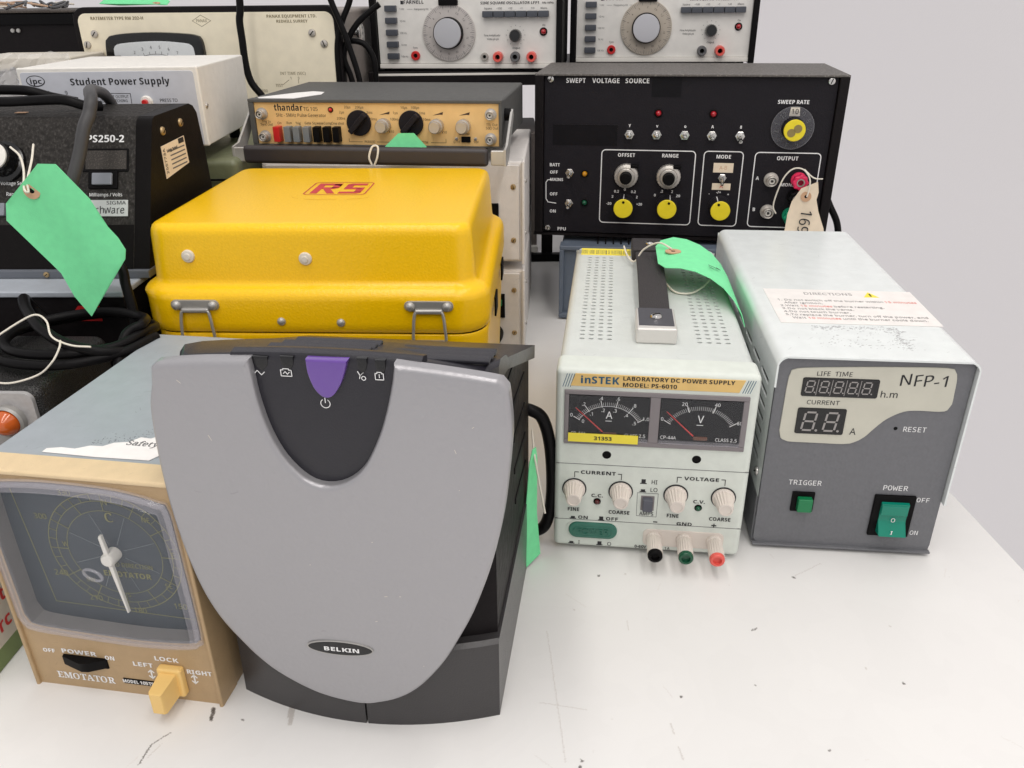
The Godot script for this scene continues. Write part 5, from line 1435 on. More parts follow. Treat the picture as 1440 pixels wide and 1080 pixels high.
func yellow_case() -> void:
	var t := thing("instrument_case", "bright yellow moulded carrying case with wire latches and red logo on its lid", "case", Vector3(-0.2614, 0.0, -0.575), -0.0475)
	mat("yellow_paint", c8(250, 198, 2), 0.28, 0.0, "worn", "orange", 34.0, 0.6)
	mat("logo_red", c8(196, 52, 56), 0.5, 0.0, "smudge")
	var W := 233.0; var D := 212.0
	var lo := []
	for l in [[131.5, 10.5], [133, 11.6], [136, 12.6], [140, 13], [156, 13], [160, 12.2], [163, 10.0], [164.8, 7.0], [165.8, 4.6], [167.4, 3.0], [170, 2.2], [201, 0.4], [204.6, -0.2], [207.2, -1.4], [208.9, -3.4], [209.7, -5.8], [209.9, -8.0], [209.9, -40.0], [209.9, -80.0]]:
		var e: float = l[1]
		lo.append(rloop(-e - (4.0 if l[0] > 158 else 2.0), e, W + e, -D - e, maxf(14 + e, 3.0), l[0]))
	part(t, "lid", M.new().loft(lo), mats.yellow_paint, Vector3.ZERO, 50)
	lo = []
	for l in [[0, 2.0], [4, 6.0], [60, 8.0], [126, 11.0], [129.4, 11.0], [130.4, 10]]:
		var e: float = l[1]
		lo.append(rloop(-e, e, W + e, -D - e, 14 + e, l[0]))
	part(t, "base_shell", M.new().loft(lo), mats.yellow_paint, Vector3.ZERO, 50)
	part(t, "seal", M.new().loft([rloop(-9.6, 9.6, W + 9.6, -D - 9.6, 22, 129.8), rloop(-9.6, 9.6, W + 9.6, -D - 9.6, 22, 132)]), mats.rubber)
	for q in [[26.2, 187.0], [112.6, 185.4]]:
		var b := part(t, "plastic_button", M.new().lathe([Vector2(4.8, 0), Vector2(4.8, 1.6), Vector2(4.2, 2.4), Vector2(2.4, 2.8), Vector2(2.2, 3.6), Vector2(0, 3.8)], 28, Transform3D(Basis.IDENTITY, Vector3(q[0], q[1], 0.6))), mats.ivory)
	for q in [[92.5, 141.0], [136.8, 140.3]]:
		part(t, "rivet", M.new().lathe([Vector2(3.2, 0), Vector2(3.0, 1.2), Vector2(2.0, 2.3), Vector2(0, 2.8)], 24, Transform3D(Basis.IDENTITY, Vector3(q[0], q[1], 12.8))), mats.steel)
	for x in [15.5, 188.0]:
		var la := part(t, "latch", M.new().prism(rr(x - 3.4, 149.8, x + 32.4, 157.6, 3.6), 12.8, 14.4, 0.4), mats.steel)
		for s in [1.0, 28.0]: part(la, "rivet", M.new().lathe([Vector2(3.6, 14.2), Vector2(3.4, 15.6), Vector2(2.2, 17.0), Vector2(0, 17.5)], 24, Transform3D(Basis.IDENTITY, Vector3(x + s, 153.6, 0))), mats.steel)
		part(la, "hinge_roll", M.new().box(Vector3(x + 14.5, 150.0, 15.0), Vector3(21, 3.6, 3.4), 1.5), mats.steel)
		part(la, "wire_loop", M.new().tube([Vector3(x + 6, 150, 15.4), Vector3(x + 4.2, 148, 16), Vector3(x + 3.0, 138, 17), Vector3(x + 3.4, 126, 17), Vector3(x + 14.5, 123.6, 17.5), Vector3(x + 25.6, 126, 17), Vector3(x + 26, 138, 17), Vector3(x + 24.8, 148, 16), Vector3(x + 23, 150, 15.4)], 1.15, 8), mats.steel)
		part(la, "catch_plate", M.new().box(Vector3(x + 14.5, 122, 12.4), Vector3(22, 9, 3.0), 1.0), mats.steel)
	# logo on the lid
	var lg := M.new()
	var xf := Transform3D(UPF, Vector3.ZERO)
	var put := func(pts: Array):
		lg.prism(pv(pts), 210.0, 210.15, 0.0, xf, false)
	var o1 := rr(86, 94, 138, 142, 5); var o2 := rr(87.2, 95.2, 136.8, 140.8, 4)
	var a := []; var b := []
	for k in o1.size():
		a.append(lg.p(Vector3(o1[k].x, 210.12, -o1[k].y))); b.append(lg.p(Vector3(o2[k].x, 210.12, -o2[k].y)))
	lg.strip(a, b)
	put.call([91, 99, 97, 99, 97, 137, 91, 137]); put.call([97, 130, 107, 130, 111, 126.5, 111, 137, 97, 137])
	put.call([104.5, 118, 111, 121, 111, 134, 104.5, 134]); put.call([97, 116, 108, 116, 111, 121.5, 97, 122]); put.call([98.5, 116, 104.5, 116, 112, 99, 105.5, 99])
	put.call([116, 130, 133, 130, 133, 137, 119, 137, 116, 134]); put.call([116, 121, 122, 121, 122, 131, 116, 131]); put.call([116, 115, 130, 115, 133, 118, 133, 121.5, 116, 121.5])
	put.call([127, 104, 133, 104, 133, 117, 127, 117]); put.call([114.5, 99, 130, 99, 133, 102, 133, 105.5, 114.5, 105.5])
	part(t, "logo", lg, mats.logo_red)
	var sm := []
	for i in 15: sm.append_array([112 + 33.0 * cos(PI + PI * i / 14.0) + sin(i * 2.3) * 0.8, 90 + 13.0 * sin(PI + PI * i / 14.0)])
	var scf := M.new()
	for i in 14:
		if i % 5 != 3:
			var w := 0.35 + 0.3 * absf(sin(i * 1.7))
			scf.prism(pv([sm[2 * i], sm[2 * i + 1], sm[2 * i + 2], sm[2 * i + 3], sm[2 * i + 2], sm[2 * i + 3] - w, sm[2 * i], sm[2 * i + 1] - w]), 210.0, 210.06, 0.0, xf, false)
	part(t, "scuff_mark", scf, mat("scuff_ochre", c8(214, 160, 30), 0.5))
	# hinges of the right flank
	for z in [-60.0, -150.0]: part(t, "side_latch", M.new().box(Vector3(W + 13.6, 130, z), Vector3(1.6, 16, 22), 0.6), mats.black)

func s250() -> void:
	var t := thing("power_supply_console", "dusty black sloping power supply with round white-capped knob at left", "power supply", Vector3(-0.53828, 0.1689, -0.6078), -0.03)
	mat("dusty", c8(116, 113, 112), 0.6, 0.0, "dust", "hammer", 14.0, 1.6)
	mat("dark_flank", c8(22, 20, 20), 0.42, 0.0, "smudge", "fine", 12.0, 0.2)
	mats.dark_flank.metallic_specular = 0.18
	mats.dusty.metallic_specular = 0.2
	var prof := pv([0, 0, 50.5, 98.5, 53.5, 102.5, 58, 105, 128, 106, 136, 103.5, 142, 97, 146.5, 62, 150, 0])
	var pm := PackedVector2Array()
	for P in prof: pm.append(Vector2(-P.x, P.y))
	# body between the two end cheeks; profile extruded along x
	var xf := Transform3D(Basis(Vector3(0, 0, 1), Vector3(0, 1, 0), Vector3(-1, 0, 0)), Vector3(0, 0, 0))
	part(t, "body", M.new().prism(pm, -248, -2, 0.0, xf), mats.dusty, Vector3.ZERO, 60)
	for x in [[-260.4, -247.5], [-2.5, 10.0]]:
		var inp := M.inset(pm if not Geometry2D.is_polygon_clockwise(pm) else pm, -1.4)
		part(t, "end_cheek", M.new().prism(pm, x[0], x[1], 0.8, xf), mats.dark_flank, Vector3.ZERO, 60)
	part(t, "base_plate", M.new().box(Vector3(130, -3.2, -73), Vector3(262, 6.3, 154), 0.8), mat("base_grey", c8(104, 108, 116), 0.45, 0.1, "smudge"))
	screw(t, 181, -3.2, 2.2, mats.brass, Basis.IDENTITY, 4.2)
	for q in [[92.5, -66.8], [93.9, -103.2]]: screw(t, 260.4, q[0], 3.4, mats.brass, RTF, q[1])
	# rating label on the flank
	var fl := Node3D.new()
	var lbl := part(t, "rating_label", M.new().prism(pv([58.7, 56.5, 107, 60.5, 105.4, 83.0, 59, 81.6]), 260.4, 260.8, 0.0, Transform3D(RTF, Vector3.ZERO)), mats.tag_cream)
	fl.free()
	for k in 5:
		part(lbl, "print_row", M.new().box(Vector3(260.9, 62 + 3.4 * k, -88), Vector3(0.2, 1.0, 30)), mats.grey_ink)
	part(lbl, "print_block", M.new().box(Vector3(260.9, 80.4, -98), Vector3(0.2, 4.0, 11)), mats.black_ink)
	txt(lbl, "Safety Tested", 260.95, 76.6, 2.2, mats.black_ink, -78, "bold", 1.0, false, RTF)
	txt(lbl, "255773A", 260.95, 69.5, 3.6, mats.black_ink, -62.6, "sans", 1.0, false, Basis(Vector3(0, 1, 0), Vector3(0, 0, 1), Vector3(1, 0, 0)))
	# sloping front: its own frame of reference
	var th := atan2(52.0, 101.0)
	var f := Basis(Vector3.RIGHT, -th)
	var at := func(x: float, s: float, z: float) -> Vector3:
		return f * Vector3(x, s, z)
	var ft := func(s: String, x: float, y: float, h: float, font := "sans", sx := 1.0, m: Material = null, z := 0.5):
		var P: Vector3 = at.call(x, y, z)
		txt(t, s, P.x, P.y, h, m if m else mats.white_ink, P.z, font, sx, false, f)
	var fp := func(called: String, shape: M, m: Material, par: Node = null) -> MeshInstance3D:
		var o := part(par if par else t, called, shape, m)
		o.basis = f if par == null else Basis.IDENTITY
		return o
	ft.call("PS250-2", 224.5, 101.0, 5.6, "bold", 1.05)
	fp.call("dark_lower_panel", M.new().box(Vector3(125, 17, 0.3), Vector3(245, 34, 1.0)), mats.dark_flank)
	var win: MeshInstance3D = fp.call("window_frame", M.new().box(Vector3(224, 84.4, 0.3), Vector3(38, 18, 1.2), 0.4, 1), mats.black)
	fp.call("window_pane", M.new().box(Vector3(225.5, 84.4, 0.8), Vector3(32, 14.5, 0.8)), mat("dusty_pane", c8(120, 112, 106), 0.7, 0.0, "dust", "", 24.0), win)
	var sw: MeshInstance3D = fp.call("switch_frame", M.new().box(Vector3(223.4, 68.8, 0.6), Vector3(23, 13.5, 2.2), 0.6, 1), mats.black)
	fp.call("rocker", M.new().box(Vector3(223.4, 69.2, 2.4), Vector3(15.6, 9.2, 2.6), 0.8), mat("grey_rocker", c8(130, 134, 142), 0.4), sw)
	ft.call("Milliamps / Volts", 225.3, 57.4, 2.5)
	ft.call("Low", 200, 69.2, 2.6); ft.call("Voltage Selector", 155.5, 66.6, 2.6); ft.call("Range", 152.0, 58.2, 2.6)
	var lb: MeshInstance3D = fp.call("maker_label", M.new().box(Vector3(225, 47.0, 0.6), Vector3(36, 12.6, 0.5)), mat("silver_label", c8(196, 200, 198), 0.4, 0.2))
	ft.call("SIGMA", 233.8, 51.0, 2.6, "sans", 1.4, mats.black_ink, 1.0)
	ft.call("Techware", 225.0, 45.0, 5.4, "ital", 0.95, mats.black_ink, 1.0)
	var kn: MeshInstance3D = fp.call("knob", M.new().lathe([Vector2(15.5, 0), Vector2(15.5, 4), Vector2(13.0, 5), Vector2(12.4, 15), Vector2(11.6, 16), Vector2(0, 16)], 48, Transform3D(Basis.IDENTITY, Vector3(147, 83, 0)), 20, 0.6, 2, 4), mats.black_gloss)
	fp.call("knob_cap", M.new().lathe([Vector2(10.4, 15.8), Vector2(10.4, 17.4), Vector2(9.6, 18), Vector2(0, 18.2)], 40, Transform3D(Basis.IDENTITY, Vector3(147, 83, 0))), mats.white_plastic, kn)
	var r2: MeshInstance3D = fp.call("range_switch", M.new().box(Vector3(139, 46, 1.2), Vector3(16, 10, 3.4), 0.8), mats.grey_rocker)
	# dry flakes of paint on the lid
	part(t, "paint_flake", M.new().box(Vector3(146, 106.2, -75), Vector3(9, 0.4, 5), 0.1, 1), mats.eyelet)
	# chassis underneath
	var u := thing("grey_chassis", "grey topped black-fronted chassis beneath the sloping console and cable coil", "instrument", Vector3(-0.560, 0.0, -0.575), -0.03)
	part(u, "top_cover", M.new().box(Vector3(137, 160, -105), Vector3(274, 4.6, 212), 1.2), mat("pale_grey", c8(176, 182, 190), 0.45, 0.1, "worn", "fine", 9, 0.15))
	part(u, "body", M.new().box(Vector3(137, 79, -106), Vector3(270, 157, 206), 1.2), mats.black_case)
	part(u, "red_mark", M.new().prism(pv([225, 138, 252, 138, 252, 150, 236, 150]), -3.4, -2.6), mats.red)

func student() -> void:
	var t := thing("school_power_supply", "small white school power supply with grey fascia and red reset button", "power supply", Vector3(-0.4491, 0.229, -0.79), 0.0221)
	mat("student_white", c8(234, 231, 224), 0.45, 0.0, "worn", "fine", 9.0, 0.15)
	mat("student_panel", c8(200, 203, 211), 0.45, 0.0, "smudge", "", 10.0)
	var W := 163.2; var H := 70.5; var D := 152.0
	part(t, "case", M.new().box(Vector3(W / 2, H / 2, -D / 2 - 1), Vector3(W, H, D), 1.6), mats.student_white)
	part(t, "front_edge", M.new().box(Vector3(W / 2, H / 2, -2), Vector3(W + 0.8, H + 0.8, 5), 1.6), mats.student_white)
	part(t, "fascia", M.new().prism(rr(2.4, -0.0, W - 3.6, H - 3.4, 3.0), 0.2, 0.9, 0.2), mats.student_panel)
	txt(t, "Student Power Supply", 91.7, 58.4, 5.9, mats.black_ink, 1.0, "bold", 1.04)
	var ov := M.new()
	for s in [[8.3, 4.8, 0.8], [7.5, 4.0, 0.4]]:
		pass
	var o1 := []; var o2 := []
	for i in 36:
		var a := TAU * i / 36
		o1.append(ov.p(Vector3(15.4 + 8.5 * cos(a), 59.6 + 4.9 * sin(a), 1.05))); o2.append(ov.p(Vector3(15.4 + 7.7 * cos(a), 59.8 + 4.1 * sin(a), 1.05)))
	ov.strip(o1, o2)
	part(t, "logo_oval", ov, mats.black_ink)
	txt(t, "ipc", 15.4, 59.4, 4.4, mats.black_ink, 1.0, "bold", 1.3)
	txt(t, "6", 24.9, 49.2, 3.4, mats.black_ink, 1.0); txt(t, "9", 40.7, 49.0, 3.4, mats.black_ink, 1.0)
	var pr := M.new()
	line2(pr, [26.6, 46.6, 28, 44.8], 0.6, 0.9); line2(pr, [39.4, 46.6, 38, 44.8], 0.6, 0.9)
	line2(pr, [62.0, 48.6, 99.0, 47.9, 98.3, 34.6, 62.0, 34.6, 62.0, 48.6], 0.5, 0.9)
	part(t, "printed_lines", pr, mats.black_ink)
	txt(t, "DISCONNECT OUTPUT", 80.8, 45.2, 2.3, mats.black_ink, 1.0); txt(t, "BEFORE SWITCHING", 80.8, 41.6, 2.3, mats.black_ink, 1.0); txt(t, "RANGE", 80.2, 38.2, 2.3, mats.black_ink, 1.0)
	var rb := part(t, "reset_collar", M.new().lathe([Vector2(5.6, 0.8), Vector2(5.6, 1.6), Vector2(4.8, 2.4), Vector2(4.6, 4.4), Vector2(3.0, 4.6), Vector2(0, 4.6)], 32, Transform3D(Basis.IDENTITY, Vector3(112.8, 40.4, 0))), mats.white_plastic)
	part(rb, "reset_button", M.new().lathe([Vector2(2.6, 4.4), Vector2(2.6, 7.4), Vector2(2.2, 7.8), Vector2(0, 7.8)], 24, Transform3D(Basis.IDENTITY, Vector3(112.8, 40.4, 0))), mats.red)
	txt(t, "PRESS TO", 133.0, 41.4, 2.8, mats.black_ink, 1.0); txt(t, "RESET", 133.0, 37.0, 2.8, mats.black_ink, 1.0)
	part(t, "range_knob", M.new().lathe([Vector2(9, 0.8), Vector2(9, 12), Vector2(8, 13), Vector2(0, 13)], 32, Transform3D(Basis.IDENTITY, Vector3(32.6, 34, 0)), 16, 0.6, 0, 1), mats.black)
	screw(t, W, 35.0, 2.6, mats.nickel, RTF, -10)
	for x in [16.0, W - 16]:
		for z in [-14.0, -138.0]: part(t, "foot", M.new().lathe([Vector2(6, -13.2), Vector2(6, 0.6), Vector2(0, 0.6)], 16, Transform3D(UPF, Vector3(x, 0, z))), mats.rubber)
	var u := thing("olive_box", "olive green metal box under the white school power supply", "box", Vector3(-0.468, 0.0, -0.797), 0.0)
	part(u, "body", M.new().box(Vector3(102, 107.5, -110), Vector3(204, 215, 216), 7.0, 4), mat("olive", c8(112, 116, 88), 0.4, 0.0, "worn", "orange", 9.0, 0.3))
	part(u, "lid_strip", M.new().box(Vector3(102, 196, 0.6), Vector3(190, 2, 2), 0.6, 1), mats.rubber)

func ratemeter() -> void:
	var t := thing("ratemeter", "tall cream ratemeter in a black edged case with curved dial window", "meter", Vector3(-0.5329, 0.0, -1.1), -0.0883)
	mat("cream_panel", c8(240, 231, 207), 0.42, 0.0, "smudge", "", 7.0)
	mat("olive_ink", c8(120, 108, 76), 0.6)
	var W := 326.0; var H := 346.0; var Y := 228.7
	part(t, "case", M.new().box(Vector3(W / 2 + 2, H / 2 - 2, -110), Vector3(W + 4, H - 6, 210), 5.0), mat("taupe_case", c8(150, 142, 136), 0.5, 0.0, "smudge"))
	part(t, "surround", M.new().prism(rr(-6, 4, W + 4, H, 16, 6), -12, 2.5, 2.0), mats.black_case)
	part(t, "panel", M.new().prism(rr(1, 10, W - 2, H - 7, 11, 6), 1.0, 3.0, 0.4), mats.cream_panel)
	var z := 3.1
	txt(t, "RATEMETER TYPE RM 202-H", 52.2, Y + 104.6, 3.6, mats.olive_ink, z, "bold", 1.05)
	txt(t, "PANAX EQUIPMENT LTD.", 272.6, Y + 105.4, 3.4, mats.olive_ink, z, "bold", 1.12)
	txt(t, "REDHILL SURREY", 272.4, Y + 99.8, 3.2, mats.olive_ink, z, "bold", 1.1)
	var pr := M.new()
	line2(pr, [147.8, Y + 101.0, 159.2, Y + 107.4, 171.2, Y + 101.0, 158.8, Y + 94.6, 147.8, Y + 101.0], 0.5, 3.0)
	line2(pr, [251, Y + 27, 260, Y + 33], 0.5, 3.0); line2(pr, [272, Y + 33, 272, Y + 29], 0.5, 3.0)
	part(t, "printed_lines", pr, mats.olive_ink)
	txt(t, "PANAX", 159.4, Y + 101.0, 3.4, mats.olive_ink, z, "sans", 0.95)
	txt(t, "INT TIME (SEC)", 266, Y + 40.6, 3.2, mats.olive_ink, z, "sans", 1.1); txt(t, "TEST", 246.6, Y + 26.4, 3.2, mats.olive_ink, z); txt(t, "1", 263, Y + 35, 3.0, mats.olive_ink, z); txt(t, "3", 272.6, Y + 35, 3.0, mats.olive_ink, z)
	txt(t, "100", 215, Y + 28, 3.2, mats.olive_ink, z); txt(t, "1000", 226, Y + 20, 3.2, mats.olive_ink, z)
	for q in [[7.6, 74.6], [19.7, 87.0], [296.1, 86.6], [309.8, 74.6]]: screw(t, q[0], Y + q[1], 4.6, mats.nickel, Basis.IDENTITY, 3.0, q[0])
	var sur := smooth2(pv([31.6, Y + 20, 32, Y + 60, 34.6, Y + 80, 40, Y + 84.6, 60, Y + 87.6, 96.1, Y + 88.8, 130, Y + 87.6, 150, Y + 85.4, 157.4, Y + 80, 159, Y + 60, 159, Y + 20]), 4.0)
	part(t, "meter_surround", M.new().prism(sur, 2.5, 9.0, 1.6), mats.black_gloss)
	var face := smooth2(pv([43.2, Y + 24, 43.4, Y + 60, 45.6, Y + 73, 60, Y + 76.8, 98.5, Y + 78.8, 130, Y + 77, 144.6, Y + 73.6, 147, Y + 60, 147, Y + 24]), 4.0)
	var mf := part(t, "meter_face", M.new().prism(face, 8.0, 9.6, 0.3), mat("dial_white", c8(216, 220, 222), 0.3))
	var sc := M.new()
	ring(sc, 97, Y + 10, 54, 0.5, 50, 130, 9.6, 30)
	ticks(sc, 97, Y + 10, 54, 57.5, 130, 50, 11, 0.5, 9.6)
	part(mf, "scale_marks", sc, mats.grey_ink)
	for i in 8:
		var a := deg_to_rad(126.0 - i * 10.5)
		txt(mf, str(i + 1), 97 + 62 * cos(a), Y + 10 + 62 * sin(a), 3.2, mats.grey_ink, 9.8)
	# carrying handle boss at right
	var hb := part(t, "handle_boss", M.new().lathe([Vector2(5, 0), Vector2(5, 12), Vector2(13, 13), Vector2(13, 16), Vector2(9, 18), Vector2(0, 18)], 24, Transform3D(RTF, Vector3(W + 4, Y + 84, -40))), mats.chrome)
	for x in [30.0, W - 30]:
		for zz in [-20.0, -200.0]: part(t, "foot", M.new().lathe([Vector2(9, 0), Vector2(9, 5.5), Vector2(0, 5.5)], 16, Transform3D(UPF, Vector3(x, 0, zz))), mats.rubber)

func left_clutter() -> void:
	# black crackle box with grey front and amber lamp
	var t := thing("crackle_box", "speckled black crackle-finish box with grey front and amber lamp", "instrument", Vector3(-0.4590, 0.0, -0.4580), -0.05)
	mat("crackle", c8(150, 150, 150), 0.36, 0.0, "dust", "crinkle", 26.0, 1.1)
	mats.crackle.albedo_color = c8(78, 76, 76)
	part(t, "case", M.new().box(Vector3(80, 69.5, -52), Vector3(160, 135, 92), 8.0, 4), mats.crackle)
	part(t, "front_panel", M.new().prism(rr(1, 2, 157, 135, 6), -7, -4, 0.4), mat("hammer_silver", c8(178, 176, 176), 0.42, 0.25, "smudge", "hammer", 24, 0.3))
	var lamp := part(t, "lamp_ring", M.new().lathe([Vector2(11, -4), Vector2(11, 0), Vector2(9.4, 1.2), Vector2(8.6, 0)], 32, Transform3D(Basis.IDENTITY, Vector3(139, 116, 0))), mats.steel)
	part(lamp, "amber_lens", M.new().lathe([Vector2(8.8, -3), Vector2(8.4, 2), Vector2(6, 6), Vector2(2.6, 8), Vector2(0, 8.4)], 32, Transform3D(Basis.IDENTITY, Vector3(139, 116, 0))), mat("amber", c8(196, 88, 14), 0.14, 0.0, "", "", 1, 0, 0.8))
	for x in [14.0, 146.0]:
		for z in [-16.0, -90.0]: part(t, "foot", M.new().lathe([Vector2(6, 0), Vector2(6, 2.6), Vector2(0, 2.6)], 14, Transform3D(UPF, Vector3(x, 0, z))), mats.rubber)
	# carton with red letters and a green band
	var c := thing("carton", "white carton with red letters and green band at the bench's left", "box", Vector3(-0.424, 0, -0.350), -0.05)
	part(c, "carton_body", M.new().box(Vector3(60, 47, -42), Vector3(120, 94, 82), 0.8, 1), mat("carton_white", c8(222, 212, 196), 0.7, 0.0, "smudge"))
	part(c, "green_band", M.new().box(Vector3(60, 6.5, -42), Vector3(120.6, 12.6, 82.6), 0.6, 1), mat("carton_green", c8(126, 142, 92), 0.7, 0.0, "smudge"))
	txt(c, "rc", 120.3, 25, 9.0, mats.red_ink, -27, "bold", 1.0, false, RTF)
	txt(c, "it", 120.3, 42, 9.0, mats.red_ink, -30, "bold", 1.0, false, RTF)
	# black cabinet and plastic-wrapped part at the back left
	var k := thing("black_cabinet", "plain black cabinet behind the cream ratemeter, at the left rear", "cabinet", Vector3(-0.92, 0.0, -1.23), 0.0)
	part(k, "cabinet_body", M.new().box(Vector3(160, 169, -120), Vector3(318, 338, 240), 3), mats.black_case)
	part(k, "cabinet_top", M.new().box(Vector3(160, 339.6, -118), Vector3(322, 3.0, 246), 1.0), mat("dusty_top", c8(150, 138, 130), 0.7, 0.0, "dust", "", 12.0))
	part(k, "front_rail", M.new().box(Vector3(160, 330, 1.6), Vector3(318, 14, 4), 1.0), mats.black)
	for x in [232.0, 240.0]: part(k, "rail_screw", M.new().lathe([Vector2(3, 3), Vector2(2.4, 4.6), Vector2(0, 5)], 14, Transform3D(Basis.IDENTITY, Vector3(x, 316, 0))), mats.steel)
	var p := thing("wrapped_module", "pale module wrapped in crinkled clear plastic behind the school power supply", "module", Vector3(-0.62, 0.0, -0.99), 0.04)
	part(p, "module_body", M.new().box(Vector3(60, 148, -50), Vector3(118, 296, 96), 2), mat("putty", c8(212, 204, 188), 0.5, 0.0, "smudge"))
	part(p, "side_block", M.new().box(Vector3(134, 146, -48), Vector3(28, 292, 60), 2), mat("umber", c8(112, 98, 78), 0.5, 0.0, "dust"))
	mat("foil", c8(190, 190, 196), 0.22, 0.8, "smudge", "crinkle", 24.0, 1.6)
	# crumpled foil and film over its front
	var rng := RandomNumberGenerator.new()
	rng.seed = 40
	for pass_ in 2:
		var m := M.new()
		var g := []
		for j in 15:
			var row := []
			for i in 19:
				var x := lerpf(-4, 122, i / 18.0) if pass_ == 0 else lerpf(28, 78, i / 18.0)
				var y := lerpf(215, 301, j / 14.0) if pass_ == 0 else lerpf(236, 284, j / 14.0)
				row.append(m.p(Vector3(x + rng.randfn(0, 1.2), y + rng.randfn(0, 1.2), (5.0 if pass_ == 0 else 2.6) + rng.randf_range(-2.2, 2.2) * (1.0 if pass_ == 0 else 0.9))))
			g.append(row)
		for j in 14:
			for i in 18: m.quad(g[j][i], g[j][i + 1], g[j + 1][i + 1], g[j + 1][i])
		if pass_ == 0: glass("film", Color(0.95, 0.94, 0.92), 0.34, 0.12)
		part(p, "plastic_film" if pass_ == 0 else "foil_bag", m, mats.film if pass_ == 0 else mats.foil, Vector3.ZERO, 20)
	# bits lying on the cabinet
	var h := thing("wire_heap", "tangle of tan and grey wire offcuts on the black cabinet", "wire", Vector3(-0.70, 0.3415, -1.26), 0.0)
	mat("tan_wire", c8(186, 156, 130), 0.6)
	for i in 14:
		var q := []
		var c0 := Vector3(rng.randf_range(-50, 70), 2, rng.randf_range(-40, 30))
		for j in 6: q.append(c0 + Vector3(rng.randf_range(-22, 22), rng.randf_range(0, 9), rng.randf_range(-16, 16)))
		part(h, "wire", M.new().tube(q, rng.randf_range(1.0, 2.0), 6, false, 4), [mats.tan_wire, mats.grey_ink, mats.ivory][i % 3])

func string_at(called: String, label: String, pts: Array, r := 0.75, group := "") -> void:
	var o: Vector3 = pts[0]
	var t := part(self, numbered(called), M.new().tube(pts.map(func(q): return q - o), r, 6, false, 6), mats.string, o)
	meta(t, label, "string", group)

func cable(label: String, pts: Array, r: float, m: Material, group := "", closed := false) -> void:
	var o: Vector3 = pts[0]
	var t := part(self, numbered("cable"), M.new().tube(pts.map(func(q): return q - o), r, 10, closed, 8), m, o)
	meta(t, label, "cable", group)

func tag_flat(called: String, label: String, group: String, at: Vector3, basis: Basis, poly: PackedVector2Array, eye: Vector2, m: Material, bend := 0.0) -> Node3D:
	# a punched card label; bend lifts its ends a little
	var t := thing(called, label, "tag", at, 0.0, group)
	t.basis = basis
	var mm := M.new()
	var pts := poly.duplicate()
	var xs := 1e9; var xe := -1e9; var ys := 1e9; var ye := -1e9
	for P in poly:
		xs = minf(xs, P.x); xe = maxf(xe, P.x); ys = minf(ys, P.y); ye = maxf(ye, P.y)
	var ins := M.inset(poly if not Geometry2D.is_polygon_clockwise(poly) else PackedVector2Array(Array(poly)), 0.0)
	var yy := ys + 4.0
	while yy < ye:
		var xx := xs + 4.0
		while xx < xe:
			if Geometry2D.is_point_in_polygon(Vector2(xx, yy), poly): pts.append(Vector2(xx, yy))
			xx += 6.0
		yy += 6.0
	var zz := func(P: Vector2) -> float:
		var u := (P.y - ys) / (ye - ys) - 0.5
		return bend * (u * u * 4.0 - 0.4) + bend * 0.35 * sin(P.x * 0.12 + P.y * 0.05)
	var f := []; var b := []
	for P in pts:
		f.append(mm.p(Vector3(P.x, P.y, zz.call(P) + 0.25))); b.append(mm.p(Vector3(P.x, P.y, zz.call(P) - 0.25)))
	var tr := Geometry2D.triangulate_delaunay(pts)
	for i in tr.size() / 3:
		var c := (pts[tr[i * 3]] + pts[tr[i * 3 + 1]] + pts[tr[i * 3 + 2]]) / 3.0
		if Geometry2D.is_point_in_polygon(c, poly):
			mm._ccw(f, tr, i, pts, true); mm._ccw(b, tr, i, pts, false)
	var cw := Geometry2D.is_polygon_clockwise(poly)
	for i in poly.size():
		var j := (i + 1) % poly.size()
		if cw: mm.quad(f[i], f[j], b[j], b[i])
		else: mm.quad(b[i], b[j], f[j], f[i])
	part(t, "card", mm, m, Vector3.ZERO, 50)
	if eye != Vector2.ZERO:
		var z: float = zz.call(eye)
		part(t, "eyelet_patch", M.new().lathe([Vector2(5.6, z + 0.2), Vector2(5.6, z + 0.75), Vector2(1.9, z + 0.75), Vector2(1.7, z + 0.3)], 28, Transform3D(Basis.IDENTITY, Vector3(eye.x, eye.y, 0))), mats.eyelet)
		part(t, "eyelet_hole", M.new().lathe([Vector2(1.75, z + 0.45), Vector2(0, z + 0.46)], 14, Transform3D(Basis.IDENTITY, Vector3(eye.x, eye.y, 0))), mats.black)
	return t

